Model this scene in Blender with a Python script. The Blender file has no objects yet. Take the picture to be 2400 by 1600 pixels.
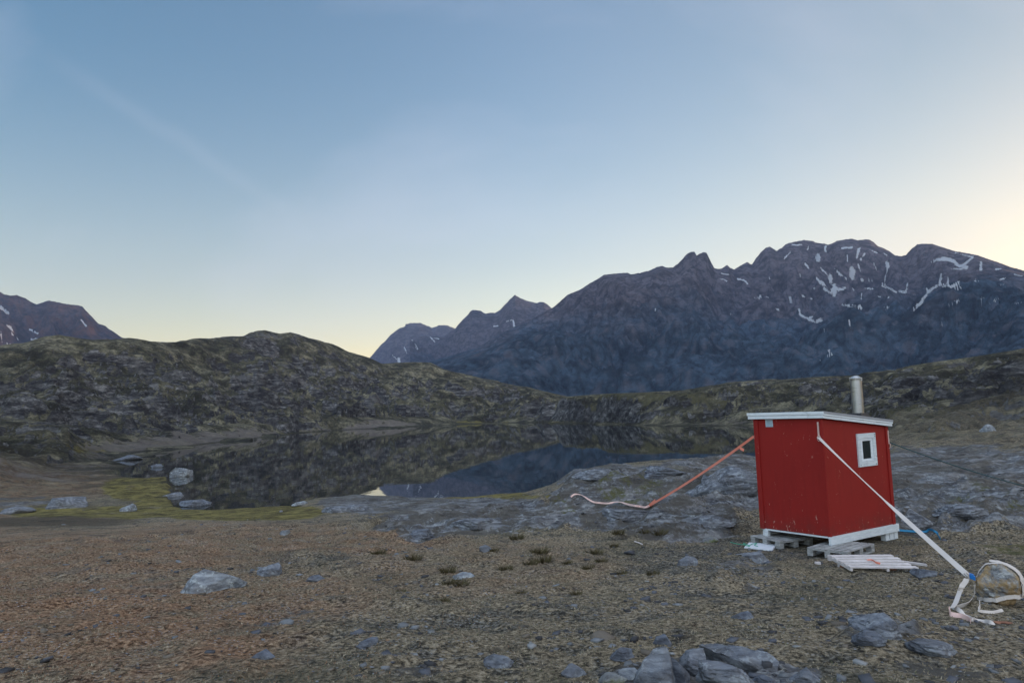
import bpy, math, random
import numpy as np
from mathutils import Vector, Matrix

# ------------------------------------------------------------------ camera model
F_, CX, CY = 1733.0, 1200.0, 800.0            # photo is 2400 x 1600
PITCH, ROLL, CH = math.atan(168 / 1733), -0.035, 4.5   # camera height above the lake
def _rot():
    a = math.pi / 2 + PITCH
    rx = np.array([[1, 0, 0], [0, math.cos(a), -math.sin(a)], [0, math.sin(a), math.cos(a)]])
    rz = np.array([[math.cos(ROLL), -math.sin(ROLL), 0], [math.sin(ROLL), math.cos(ROLL), 0], [0, 0, 1]])
    return rx @ rz
M_ = _rot()
def ray(px, py):
    return M_ @ np.array([(px - CX) / F_, -(py - CY) / F_, -1.0])
def at_z(px, py, z):                 # point of the world plane z seen at px, py
    d = ray(px, py); t = (z - CH) / d[2]
    return np.array([d[0] * t, d[1] * t, z])
def at_r(px, py, r):                 # point at horizontal distance r
    d = ray(px, py); t = r / math.hypot(d[0], d[1])
    return np.array([d[0] * t, d[1] * t, CH + d[2] * t])
def proj(X, Y, Z):
    P = np.stack([X, Y, Z - CH], -1) @ M_
    w = np.where(P[..., 2] < -1e-3, -P[..., 2], 1e-3)
    return CX + F_ * P[..., 0] / w, CY - F_ * P[..., 1] / w

scene = bpy.context.scene
COL = scene.collection

# ------------------------------------------------------------------ noise
def _h(ix, iy, seed):
    h = (ix.astype(np.int64) * 374761393 + iy.astype(np.int64) * 668265263 + seed * 974634777) & 0xFFFFFFFF
    h = ((h ^ (h >> 13)) * 1274126177) & 0xFFFFFFFF
    return (h ^ (h >> 16)) & 0xFFFFFFFF
def perlin(x, y, seed=0):
    x0 = np.floor(x); y0 = np.floor(y); fx = x - x0; fy = y - y0
    ux = fx * fx * fx * (fx * (fx * 6 - 15) + 10); uy = fy * fy * fy * (fy * (fy * 6 - 15) + 10)
    def g(ix, iy, dx, dy):
        a = _h(ix, iy, seed) * (2 * math.pi / 4294967296.0)
        return np.cos(a) * dx + np.sin(a) * dy
    n00 = g(x0, y0, fx, fy); n10 = g(x0 + 1, y0, fx - 1, fy)
    n01 = g(x0, y0 + 1, fx, fy - 1); n11 = g(x0 + 1, y0 + 1, fx - 1, fy - 1)
    return ((n00 * (1 - ux) + n10 * ux) * (1 - uy) + (n01 * (1 - ux) + n11 * ux) * uy) * 1.5
def fbm(x, y, seed=0, octv=4, ridged=False):
    s = 0; a = 1.0; t = 0
    for i in range(octv):
        n = perlin(x, y, seed + i * 17)
        if ridged: n = 1 - 2 * np.abs(n)
        s = s + a * n; t += a; a *= .5
        x, y = x * 1.63 + y * 1.18 + 3.1, y * 1.63 - x * 1.18 + 7.7
    return s / t
def sstep(a, b, x):
    t = np.clip((x - a) / (b - a), 0, 1); return t * t * (3 - 2 * t)

def pchip(x, y, xs):
    h = np.diff(x); d = np.diff(y) / h; m = np.zeros_like(y)
    w1 = 2 * h[1:] + h[:-1]; w2 = h[1:] + 2 * h[:-1]
    ok = d[:-1] * d[1:] > 0
    with np.errstate(all='ignore'):
        hm = (w1 + w2) / (w1 / d[:-1] + w2 / d[1:])
    m[1:-1] = np.where(ok, hm, 0); m[0] = d[0]; m[-1] = d[-1]
    k = np.clip(np.searchsorted(x, xs) - 1, 0, len(h) - 1)
    t = np.clip((xs - x[k]) / h[k], 0, 1); hh = h[k]
    return ((2 * t**3 - 3 * t**2 + 1) * y[k] + (t**3 - 2 * t**2 + t) * hh * m[k]
            + (-2 * t**3 + 3 * t**2) * y[k + 1] + (t**3 - t**2) * hh * m[k + 1])

# ------------------------------------------------------------------ object helpers
def meta(o, label=None, cat=None, group=None, kind=None):
    if label: o['label'] = label
    if cat: o['category'] = cat
    if group: o['group'] = group
    if kind: o['kind'] = kind
    return o
def fast_mesh(name, co, faces, nper, mats, parent=None, smooth=True, mat_idx=None):
    me = bpy.data.meshes.new(name)
    co = np.ascontiguousarray(co, np.float32); f = np.ascontiguousarray(faces, np.int32)
    me.vertices.add(len(co)); me.vertices.foreach_set('co', co.ravel())
    n = len(f); me.loops.add(n * nper); me.loops.foreach_set('vertex_index', f.ravel())
    me.polygons.add(n); me.polygons.foreach_set('loop_start', np.arange(0, n * nper, nper, dtype=np.int32))
    if smooth: me.polygons.foreach_set('use_smooth', np.ones(n, bool))
    if mat_idx is not None: me.polygons.foreach_set('material_index', np.asarray(mat_idx, np.int32))
    me.update(calc_edges=True); me.validate()
    for m in (mats if isinstance(mats, (list, tuple)) else [mats]): me.materials.append(m)
    o = bpy.data.objects.new(name, me); COL.objects.link(o); o.parent = parent
    return o
def attr(o, name, vals):
    a = o.data.attributes.new(name, 'FLOAT', 'POINT'); a.data.foreach_set('value', np.ascontiguousarray(vals, np.float32).ravel())
def color_attr(o, name, rgb):
    a = o.data.color_attributes.new(name, 'FLOAT_COLOR', 'POINT')
    c = np.ones((len(rgb), 4), np.float32); c[:, :3] = rgb; a.data.foreach_set('color', c.ravel())
def empty(name, loc):
    o = bpy.data.objects.new(name, None); o.empty_display_size = .2; o.location = Vector(loc); COL.objects.link(o); return o

class MB:                                  # collects simple solids into one mesh
    def __init__(s): s.v = []; s.f = []
    def add(s, vs, fs):
        b = len(s.v); s.v += [tuple(map(float, v)) for v in vs]; s.f += [tuple(b + i for i in f) for f in fs]
    def box(s, o, ax, ay, az, bev=0.0):    # origin corner and three edge vectors
        o, ax, ay, az = map(np.array, (o, ax, ay, az))
        vs = [o, o + ax, o + ax + ay, o + ay, o + az, o + ax + az, o + ax + ay + az, o + ay + az]
        s.add(vs, [(0, 3, 2, 1), (4, 5, 6, 7), (0, 1, 5, 4), (1, 2, 6, 5), (2, 3, 7, 6), (3, 0, 4, 7)])
    def lathe(s, base, prof, n=32, up=(0, 0, 1)):
        base = np.array(base, float); up = np.array(up, float); up /= np.linalg.norm(up)
        a = np.cross(up, [0, 1, .01]); a /= np.linalg.norm(a); b = np.cross(up, a)
        vs = []; fs = []
        for (r, h) in prof:
            for i in range(n):
                t = 2 * math.pi * i / n; vs.append(base + up * h + (a * math.cos(t) + b * math.sin(t)) * r)
        for j in range(len(prof) - 1):
            for i in range(n):
                k = (i + 1) % n; fs.append((j * n + i, j * n + k, (j + 1) * n + k, (j + 1) * n + i))
        s.add(vs, fs)
    def tube(s, pts, r, n=8):
        pts = [np.array(p, float) for p in pts]; vs = []; fs = []
        for i, p in enumerate(pts):
            t = pts[min(i + 1, len(pts) - 1)] - pts[max(i - 1, 0)]; t /= np.linalg.norm(t) + 1e-9
            a = np.cross(t, [.1, .2, 1]); a /= np.linalg.norm(a) + 1e-9; b = np.cross(t, a)
            for k in range(n):
                q = 2 * math.pi * k / n; vs.append(p + (a * math.cos(q) + b * math.sin(q)) * r)
        for i in range(len(pts) - 1):
            for k in range(n):
                l = (k + 1) % n; fs.append((i * n + k, i * n + l, (i + 1) * n + l, (i + 1) * n + k))
        fs.append(tuple(range(n))[::-1]); fs.append(tuple(range(len(pts) * n - n, len(pts) * n)))
        s.add(vs, fs)
    def ribbon(s, pts, width, th, sides):   # strap: sides = direction across the strap per point
        vs = []; fs = []
        pts = [np.array(p, float) for p in pts]
        for i, p in enumerate(pts):
            t = pts[min(i + 1, len(pts) - 1)] - pts[max(i - 1, 0)]; t /= np.linalg.norm(t) + 1e-9
            sd = np.array(sides[i], float); sd = sd - t * sd.dot(t); sd /= np.linalg.norm(sd) + 1e-9
            nn = np.cross(t, sd)
            for (u, v) in ((-1, -1), (1, -1), (1, 1), (-1, 1)): vs.append(p + sd * width / 2 * u + nn * th / 2 * v)
        for i in range(len(pts) - 1):
            for k in range(4):
                l = (k + 1) % 4; fs.append((i * 4 + k, i * 4 + l, i * 4 + 4 + l, i * 4 + 4 + k))
        fs.append((3, 2, 1, 0)); e = (len(pts) - 1) * 4; fs.append((e, e + 1, e + 2, e + 3))
        s.add(vs, fs)
    def build(s, name, mat, parent=None, smooth=False, bevel=0.0):
        me = bpy.data.meshes.new(name)
        off = np.array(parent_world(parent)) if parent else np.zeros(3)
        me.from_pydata([tuple(np.array(v) - off) for v in s.v], [], s.f); me.update()
        if smooth: me.polygons.foreach_set('use_smooth', [True] * len(me.polygons))
        for m in (mat if isinstance(mat, list) else [mat]): me.materials.append(m)
        o = bpy.data.objects.new(name, me); COL.objects.link(o); o.parent = parent
        if bevel:
            b = o.modifiers.new('bevel', 'BEVEL'); b.width = bevel; b.segments = 2; b.limit_method = 'ANGLE'
        return o
def parent_world(p):
    v = np.zeros(3)
    while p is not None: v += np.array(p.location); p = p.parent
    return v

# ------------------------------------------------------------------ materials
class NT:
    def __init__(s, name):
        s.m = bpy.data.materials.new(name); s.m.use_nodes = True; s.t = s.m.node_tree; s.t.nodes.clear()
        s.out = s.t.nodes.new('ShaderNodeOutputMaterial'); s.b = s.n('ShaderNodeBsdfPrincipled')
        s.l(s.b.outputs[0], s.out.inputs[0]); s.b.inputs['Specular IOR Level'].default_value = .3
    def n(s, ty, **kw):
        o = s.t.nodes.new(ty)
        for k, v in kw.items(): setattr(o, k, v)
        return o
    def l(s, a, b): s.t.links.new(a, b)
    def coord(s, kind='Object'):
        return s.n('ShaderNodeTexCoord').outputs[kind]
    def mapping(s, c, scale=(1, 1, 1), rot=(0, 0, 0)):
        m = s.n('ShaderNodeMapping'); m.inputs['Scale'].default_value = scale; m.inputs['Rotation'].default_value = rot
        s.l(c, m.inputs[0]); return m.outputs[0]
    def noise(s, c, scale, detail=5, rough=.55, dist=0.0):
        o = s.n('ShaderNodeTexNoise'); o.inputs['Scale'].default_value = scale; o.inputs['Detail'].default_value = detail
        o.inputs['Roughness'].default_value = rough; o.inputs['Distortion'].default_value = dist
        s.l(c, o.inputs['Vector']); return o.outputs['Fac']
    def ridged(s, c, scale, detail=9, rough=.6):
        o = s.n('ShaderNodeTexNoise', noise_type='RIDGED_MULTIFRACTAL', normalize=True); o.inputs['Scale'].default_value = scale; o.inputs['Detail'].default_value = detail
        o.inputs['Roughness'].default_value = rough; s.l(c, o.inputs['Vector']); return o.outputs['Fac']
    def voro(s, c, scale, feature='F1', out='Distance'):
        o = s.n('ShaderNodeTexVoronoi', feature=feature); o.inputs['Scale'].default_value = scale
        s.l(c, o.inputs['Vector']); return o.outputs[out]
    def ramp(s, f, stops, interp='LINEAR'):
        o = s.n('ShaderNodeValToRGB'); cr = o.color_ramp; cr.interpolation = interp
        while len(cr.elements) < len(stops): cr.elements.new(.5)
        for e, (p, c) in zip(cr.elements, stops):
            e.position = p; e.color = (c, c, c, 1) if not isinstance(c, tuple) else (*c, 1)
        s.l(f, o.inputs[0]); return o.outputs[0]
    def mix(s, f, a, b, mode='MIX'):
        o = s.n('ShaderNodeMix', data_type='RGBA', blend_type=mode)
        for v, i in ((f, 0), (a, 6), (b, 7)):
            if isinstance(v, (int, float)): o.inputs[i].default_value = v if i == 0 else (v, v, v, 1)
            elif isinstance(v, tuple): o.inputs[i].default_value = (*v, 1)
            else: s.l(v, o.inputs[i])
        return o.outputs[2]
    def math(s, op, a, b=0.0, clamp=False):
        o = s.n('ShaderNodeMath', operation=op, use_clamp=clamp)
        for v, i in ((a, 0), (b, 1)):
            if isinstance(v, (int, float)): o.inputs[i].default_value = v
            else: s.l(v, o.inputs[i])
        return o.outputs[0]
    def at(s, name):
        return s.n('ShaderNodeAttribute', attribute_name=name).outputs['Fac']
    def bump(s, h, strength, dist, prev=None):
        o = s.n('ShaderNodeBump'); o.inputs['Strength'].default_value = strength; o.inputs['Distance'].default_value = dist
        s.l(h, o.inputs['Height'])
        if prev is not None: s.l(prev, o.inputs['Normal'])
        return o.outputs[0]
    def fin(s, col=None, rough=None, normal=None, **kw):
        for v, k in ((col, 'Base Color'), (rough, 'Roughness')):
            if v is None: continue
            if isinstance(v, tuple): s.b.inputs[k].default_value = (*v, 1)
            elif isinstance(v, (int, float)): s.b.inputs[k].default_value = v
            else: s.l(v, s.b.inputs[k])
        if normal is not None: s.l(normal, s.b.inputs['Normal'])
        for k, v in kw.items(): s.b.inputs[k.replace('_', ' ')].default_value = v
        return s.m

def rock_layers(t, c, sc=1.0, tint=(1, 1, 1)):
    """lichen-spotted blue-grey foliated rock: colour and height"""
    st = t.mapping(c, (.35 * sc, 1.6 * sc, 3.0 * sc), (0.25, 0.1, 0.5))
    streak = t.noise(st, 3.0, 6, .65, .3)
    big = t.noise(c, .8 * sc, 4, .6)
    fine = t.noise(c, 14 * sc, 5, .7)
    base = t.ramp(streak, [(.38, (.024, .026, .034)), (.46, (.085, .095, .115)), (.54, (.17, .188, .212)), (.63, (.34, .365, .385))])
    crack = t.ramp(t.noise(t.mapping(c, (.5 * sc, 3.2 * sc, 5.0 * sc), (.15, .05, .5)), 2.2, 7, .75, .6), [(.40, 1.0), (.47, 0.0)])
    base = t.mix(t.math('MULTIPLY', crack, .8), base, (.022, .023, .028))
    lich = t.ramp(t.noise(c, 5.5 * sc, 6, .75), [(.55, 0.0), (.61, 1.0)])
    col = t.mix(t.math('MULTIPLY', lich, .55), base, (0.481, 0.520, 0.520))
    blk = t.ramp(t.noise(c, 3.2 * sc, 5, .7, .2), [(.56, 0.0), (.64, 1.0)])
    col = t.mix(t.math('MULTIPLY', blk, .75), col, (0.046, 0.047, 0.055))
    col = t.mix(t.ramp(fine, [(.35, .0), (.7, .6)]), col, (0.221, 0.227, 0.234), 'MIX')
    col = t.mix(t.ramp(big, [(.4, .0), (.65, .35)]), col, (0.208, 0.182, 0.150))
    col = t.mix(1.0, col, tint, 'MULTIPLY')
    h = t.math('ADD', t.math('MULTIPLY', streak, 1.0), t.math('MULTIPLY', fine, .35))
    return col, h

def mat_rock(name, sc=1.0, tint=(1, 1, 1), extra=None):
    t = NT(name); c = t.coord('Object')
    col, h = rock_layers(t, c, sc, tint)
    if extra == 'gold':       # ochre lichen on the lashed boulder
        g = t.ramp(t.noise(c, 3.6, 5, .7), [(.41, 0.0), (.50, 1.0)])
        gc = t.mix(t.noise(c, 24, 3, .6), (.11, .07, .03), (.42, .30, .15))
        col = t.mix(t.math('MULTIPLY', g, .9), col, gc)
    if extra == 'moss':
        g = t.ramp(t.noise(c, 2.2, 5, .7), [(.5, 0.0), (.6, 1.0)]); col = t.mix(g, col, (.09, .10, .045))
    nb = t.bump(h, .9, .05 / sc); nb = t.bump(t.noise(c, 45 * sc, 4, .7), .5, .01 / sc, nb)
    return t.fin(col, .85, nb)

def mat_ground():
    t = NT('tundra_ground'); c = t.coord('Object')
    geo = t.n('ShaderNodeNewGeometry')
    dist = t.n('ShaderNodeVectorMath', operation='LENGTH'); t.l(c, dist.inputs[0]); r = dist.outputs['Value']
    far = t.ramp(t.math('DIVIDE', r, 300.0), [(.06, 0.0), (.38, 1.0)])
    # ---- near heath: dry straw, gravel, crowberry
    n1 = t.noise(c, 22, 6, .75); n2 = t.noise(c, 3.0, 6, .7); n3 = t.noise(c, .35, 5, .6); n4 = t.noise(c, 75, 3, .7)
    straw = t.ramp(n1, [(.40, (0.030, 0.026, 0.020)), (.47, (0.140, 0.115, 0.078)), (.54, (0.275, 0.225, 0.150)), (.63, (0.42, 0.36, 0.26))])
    dark = t.ramp(n1, [(.42, (0.014, 0.014, 0.013)), (.5, (0.075, 0.070, 0.058)), (.60, (0.22, 0.21, 0.18))])
    heath = t.mix(t.ramp(t.math('ADD', n2, t.math('MULTIPLY', t.at('m_dark'), .13)), [(.51, 0.0), (.59, .92)]), straw, dark)
    heath = t.mix(t.ramp(n3, [(.52, 0.0), (.66, .55)]), heath, t.mix(n1, (.020, .022, .016), (.13, .125, .085)))
    heath = t.mix(t.ramp(t.noise(c, 1.1, 6, .8), [(.60, 0.0), (.66, .8)]), heath, t.mix(n4, (.012, .011, .010), (.07, .062, .05)))
    rust = t.ramp(n1, [(.40, (0.048, 0.026, 0.015)), (.5, (0.235, 0.135, 0.078)), (.62, (0.44, 0.29, 0.18))])
    redm = t.math('MULTIPLY', t.at('m_red'), t.ramp(t.noise(c, 1.3, 5, .7), [(.36, .15), (.56, 1.0)]))
    heath = t.mix(redm, heath, rust)
    peb = t.voro(t.mix(.06, c, t.n('ShaderNodeTexNoise').outputs['Color']), 26)
    pebm = t.math('MULTIPLY', t.ramp(peb, [(.16, 1.0), (.30, 0.0)]), t.ramp(t.noise(c, 1.7, 4, .6), [(.47, 0.0), (.62, .85)]))
    pebm = t.math('MULTIPLY', pebm, t.math('SUBTRACT', 1.0, far))
    pebc = t.mix(t.noise(c, 40, 2, .5), (0.189, 0.203, 0.232), (0.493, 0.507, 0.522))
    heath = t.mix(pebm, heath, pebc)
    # ---- far heath: olive and straw clumps
    f1 = t.noise(c, .09, 7, .72, .3); f2 = t.noise(c, .55, 6, .75)
    farc = t.ramp(f1, [(.41, (.022, .022, .016)), (.47, (.060, .058, .036)), (.53, (.125, .115, .074)), (.60, (.25, .23, .155))])
    f3 = t.noise(c, .22, 6, .78, .5)
    farc = t.mix(t.ramp(f2, [(.36, .85), (.55, 0.0)]), farc, (.024, .023, .020))
    farc = t.mix(t.ramp(f3, [(.43, .5), (.50, 0.0)]), farc, (.036, .034, .030))
    heath = t.mix(far, heath, farc)
    # ---- rock
    rc, rh = rock_layers(t, c, 1.0)
    n6 = t.noise(c, .045, 5, .7, .5)
    fs = t.mapping(c, (.03, .09, .22), (.2, .15, .4))
    fstreak = t.noise(fs, 3.0, 8, .72, .4)
    frock = t.ramp(fstreak, [(.41, (.016, .016, .020)), (.47, (.055, .055, .062)), (.53, (.12, .12, .125)), (.61, (.27, .27, .265))])
    frock = t.mix(t.ramp(f2, [(.40, .7), (.56, 0.0)]), frock, (.025, .024, .026))
    frock = t.mix(t.ramp(f3, [(.50, 0.0), (.66, .6)]), frock, (.14, .135, .12))
    frock = t.mix(t.ramp(n6, [(.40, .45), (.50, 0.0)]), frock, (.024, .023, .027))
    frock = t.mix(t.ramp(n6, [(.54, 0.0), (.62, .5)]), frock, (.17, .165, .16))
    rc = t.mix(far, rc, frock)
    rm0 = t.at('m_rock')
    edge = t.math('ADD', rm0, t.math('MULTIPLY', t.math('ADD', t.math('SUBTRACT', t.noise(c, 1.6, 7, .8), .5), t.math('SUBTRACT', t.noise(c, .33, 4, .6), .5)), 1.5))
    edgef = t.math('ADD', rm0, t.math('MULTIPLY', t.math('SUBTRACT', t.noise(c, .14, 7, .75), .5), 1.9))
    n5 = t.noise(c, .022, 4, .65, .4); edgef = t.math('ADD', edgef, t.math('MULTIPLY', t.math('SUBTRACT', n5, .5), 1.6))
    rgt = t.ridged(t.mapping(c, (.8, 1, 1.6)), .10); rc = t.mix(t.math('MULTIPLY', far, t.ramp(rgt, [(0.0, .5), (.03, 0.0)])), rc, (.020, .019, .022))  # crevice shade of far rock drawn into its colour by ridged noise
    em = t.mix(far, edge, edgef)
    rm = t.ramp(em, [(.44, 0.0), (.56, 1.0)])
    rsoil = t.ramp(t.noise(c, .55, 8, .8, .4), [(.48, 0.0), (.53, .85)]); rc = t.mix(t.math('MULTIPLY', rsoil, t.math('SUBTRACT', 1.0, far)), rc, t.mix(n1, (.03, .03, .03), (.14, .125, .10)))
    col = t.mix(rm, heath, rc)
    m1 = t.noise(t.mapping(c, (.7, 1.5, 3), (.2, .1, .5)), 1.1, 8, .8, .3); midm = t.ramp(t.math('DIVIDE', r, 300.0), [(.04, 0.0), (.08, 1.0)])
    dk = t.math('MULTIPLY', t.ramp(m1, [(.41, .6), (.50, 0.0)]), midm); col = t.mix(dk, col, (.022, .021, .022))
    lt = t.math('MULTIPLY', t.ramp(m1, [(.56, 0.0), (.66, .5)]), midm); col = t.mix(lt, col, (.24, .235, .215))
    # ---- moss
    mc = t.mix(t.noise(c, 9, 6, .8), (.016, .019, .008), (.15, .15, .058))
    mm = t.ramp(t.math('ADD', t.at('m_green'), t.math('MULTIPLY', t.math('SUBTRACT', t.mix(far, t.noise(c, 2.2, 6, .75), t.noise(c, .13, 8, .8)), .5), 1.7)), [(.50, 0.0), (.66, .85)])
    mc = t.mix(far, mc, t.mix(f2, (.030, .030, .018), (.150, .138, .078)))
    col = t.mix(mm, col, mc)
    yc = t.mix(t.ramp(t.noise(c, 1.1, 7, .8), [(.40, 0.0), (.60, 1.0)]), (.040, .033, .014), (.205, .175, .060))
    ym = t.ramp(t.math('ADD', t.at('m_yellow'), t.math('MULTIPLY', t.math('SUBTRACT', t.noise(c, .5, 5, .7), .5), .9)), [(.42, 0.0), (.56, 1.0)])
    col = t.mix(ym, col, yc)
    pm = t.ramp(t.math('ADD', t.at('m_pale'), t.math('MULTIPLY', t.math('SUBTRACT', t.noise(t.mapping(c, (.25, .5, 1)), .5, 7, .75), .5), 1.2)), [(.42, 0.0), (.58, .8)])
    col = t.mix(pm, col, t.mix(f2, (.050, .045, .042), (.25, .22, .20)))
    wet = t.at('m_wet')
    col = t.mix(t.math('MULTIPLY', wet, .85), col, (0.023, 0.022, 0.017))
    near = t.math('SUBTRACT', 1.0, far)
    b = t.bump(n1, .9, .045)
    b = t.bump(rh, .7, .07, b)
    b = t.bump(n4, .6, .012, b)
    b2 = t.bump(t.noise(c, .8, 8, .8), 1.0, .9, b)
    mixn = t.n('ShaderNodeMix', data_type='VECTOR'); t.l(far, mixn.inputs[0]); t.l(b, mixn.inputs[4]); t.l(b2, mixn.inputs[5])
    return t.fin(col, .92, mixn.outputs[1], Specular_IOR_Level=.15)

def mat_mountain(name, low, high, rust=None):
    t = NT(name); c = t.coord('Object')
    n = t.noise(t.mapping(c, (1, 1, 1.6)), .009, 10, .74, .2); n2 = t.noise(c, .045, 8, .8)
    hi = t.ramp(n, [(.42, tuple(v * .62 for v in high)), (.5, high), (.58, tuple(v * 1.35 for v in high))])
    lo = t.ramp(n, [(.43, tuple(v * .68 for v in low)), (.5, low), (.57, tuple(v * 1.3 for v in low))])
    alt = t.at('alt')
    rg2 = t.ridged(t.mapping(c, (1, 1, .7)), .026)
    m = t.math('ADD', alt, t.math('MULTIPLY', t.math('SUBTRACT', t.noise(c, .004, 7, .7), .5), 1.1))
    col = t.mix(t.ramp(m, [(.28, 0.0), (.55, 1.0)]), lo, hi)
    col = t.mix(t.ramp(n2, [(.40, .7), (.49, 0.0)]), col, (.026, .032, .048)); col = t.mix(t.ramp(n2, [(.54, 0.0), (.68, .6)]), col, tuple(v * 1.9 for v in high))
    col = t.mix(t.ramp(rg2, [(0.0, .45), (.02, 0.0)]), col, (.028, .034, .050)); col = t.mix(t.ramp(rg2, [(.10, 0.0), (.28, .35)]), col, tuple(v * 1.5 for v in high))  # ridged dark lines in the colour stand in for gully shade
    if rust: col = t.mix(t.math('MULTIPLY', t.ramp(t.noise(c, .0035, 6, .7, 1.0), [(.5, 0.0), (.62, 1.0)]), .6), col, rust)
    sn = t.math('ADD', t.at('snow'), t.math('MULTIPLY', t.math('SUBTRACT', t.noise(c, .03, 9, .85), .5), 3.2))
    col = t.mix(t.ramp(sn, [(.30, 0.0), (.38, 1.0)]), col, (.62, .68, .74))
    b = t.bump(n2, 1.0, 34.0); b = t.bump(t.noise(c, .14, 6, .8), 1.0, 9.0, b)
    return t.fin(col, .95, b, Specular_IOR_Level=.1)

def mat_water():
    t = NT('lake_water'); c = t.coord('Object')
    b = t.bump(t.noise(t.mapping(c, (1, .5, 1)), .9, 3, .5), .010, .3)
    return t.fin((.010, .013, .012), .015, b, IOR=1.38, Specular_IOR_Level=.5)

def mat_red():
    t = NT('red_paint'); c = t.coord('Object')
    n = t.noise(c, 1.1, 4, .6); z = t.n('ShaderNodeSeparateXYZ'); t.l(c, z.inputs[0]); zz = z.outputs['Z']
    col = t.mix(n, (.215, .012, .011), (.285, .019, .015))
    col = t.mix(t.ramp(t.noise(t.mapping(c, (6, 6, .5)), 2.0, 5, .7), [(.5, 0.0), (.75, .35)]), col, (.13, .010, .009))
    col = t.mix(t.math('MULTIPLY', t.ramp(zz, [(.0, .75), (.5, 0.0)]), t.ramp(t.noise(c, 4, 6, .8), [(.40, 0.0), (.60, 1.0)])), col, (.11, .035, .028))
    scr = t.noise(t.mapping(c, (1, 1, .45), (.5, .3, 0)), 16, 4, .75, 1.2)
    low = t.ramp(zz, [(.0, 1.0), (.55, 0.0)])
    thr = t.math('ADD', scr, t.math('MULTIPLY', low, .085))
    thr = t.math('ADD', thr, t.math('MULTIPLY', t.math('SUBTRACT', t.noise(c, 2.4, 3, .5), .5), .16))
    col = t.mix(t.ramp(thr, [(.685, 0.0), (.70, .8)]), col, (.55, .40, .33))
    col = t.mix(t.ramp(t.noise(c, 3.5, 5, .8, .6), [(.62, 0.0), (.75, .3)]), col, (.42, .10, .08))
    edge = t.math('ADD', t.ramp(zz, [(.012, 1.0), (.035, 0.0)]), t.math('MULTIPLY', t.noise(c, 9, 4, .7), .6))
    col = t.mix(t.ramp(edge, [(.95, 0.0), (1.0, .8)]), col, (.42, .34, .29))
    b = t.bump(t.noise(t.mapping(c, (1, 1, .2)), 30, 4, .6), .25, .004)
    return t.fin(col, .55, b, Specular_IOR_Level=.2)

def mat_wood(name, a, bcol, sc=1.0, knots=True, rough=.75):
    t = NT(name); c = t.coord('Object')
    g = t.noise(t.mapping(c, (1.2, 1.2, 9.0)), 5 * sc, 5, .7, .6)
    col = t.mix(t.ramp(g, [(.35, 0.0), (.68, 1.0)]), a, bcol)
    d = t.ramp(t.noise(c, 5, 5, .8), [(.55, 0.0), (.75, .55)])
    col = t.mix(d, col, tuple(v * .45 for v in a))
    if knots:
        k = t.ramp(t.voro(c, 3.4), [(.02, 1.0), (.05, 0.0)]); col = t.mix(k, col, (.10, .08, .07))
    return t.fin(col, rough, t.bump(g, .4, .006))
def mat_plain(name, col, rough=.6, var=.25, metal=0.0, sc=6.0):
    t = NT(name); c = t.coord('Object')
    n = t.noise(c, sc, 5, .7)
    cc = t.mix(n, tuple(v * (1 - var) for v in col), tuple(min(1, v * (1 + var)) for v in col))
    return t.fin(cc, t.ramp(n, [(.3, max(.02, rough - .08)), (.7, min(1, rough + .1))]), t.bump(t.noise(c, sc * 12, 3, .6), .15, .003), Metallic=metal)
def mat_strap(name, a, b_):
    t = NT(name); c = t.coord('Object')
    w = t.noise(c, 3.0, 4, .6); f = t.noise(c, 150, 2, .5)
    col = t.mix(w, a, b_); col = t.mix(t.math('MULTIPLY', f, .3), col, tuple(v * .55 for v in a))
    return t.fin(col, .7, t.bump(f, .3, .002))
def mat_steel():
    t = NT('stainless_steel'); c = t.coord('Object')
    n = t.noise(t.mapping(c, (1, 1, 12)), 5, 4, .6)
    return t.fin(t.mix(n, (.40, .42, .44), (.54, .56, .58)), t.ramp(n, [(.3, .26), (.7, .38)]), t.bump(t.noise(c, 9, 3, .6), .08, .01), Metallic=1.0)
def mat_vcol(name, rough=.9):
    t = NT(name); a = t.n('ShaderNodeAttribute', attribute_name='tint').outputs['Color']
    c = t.coord('Object'); n = t.noise(c, 40, 3, .7)
    return t.fin(t.mix(t.math('MULTIPLY', n, .5), a, (.03, .027, .022)), rough, None, Specular_IOR_Level=.1)

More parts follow.
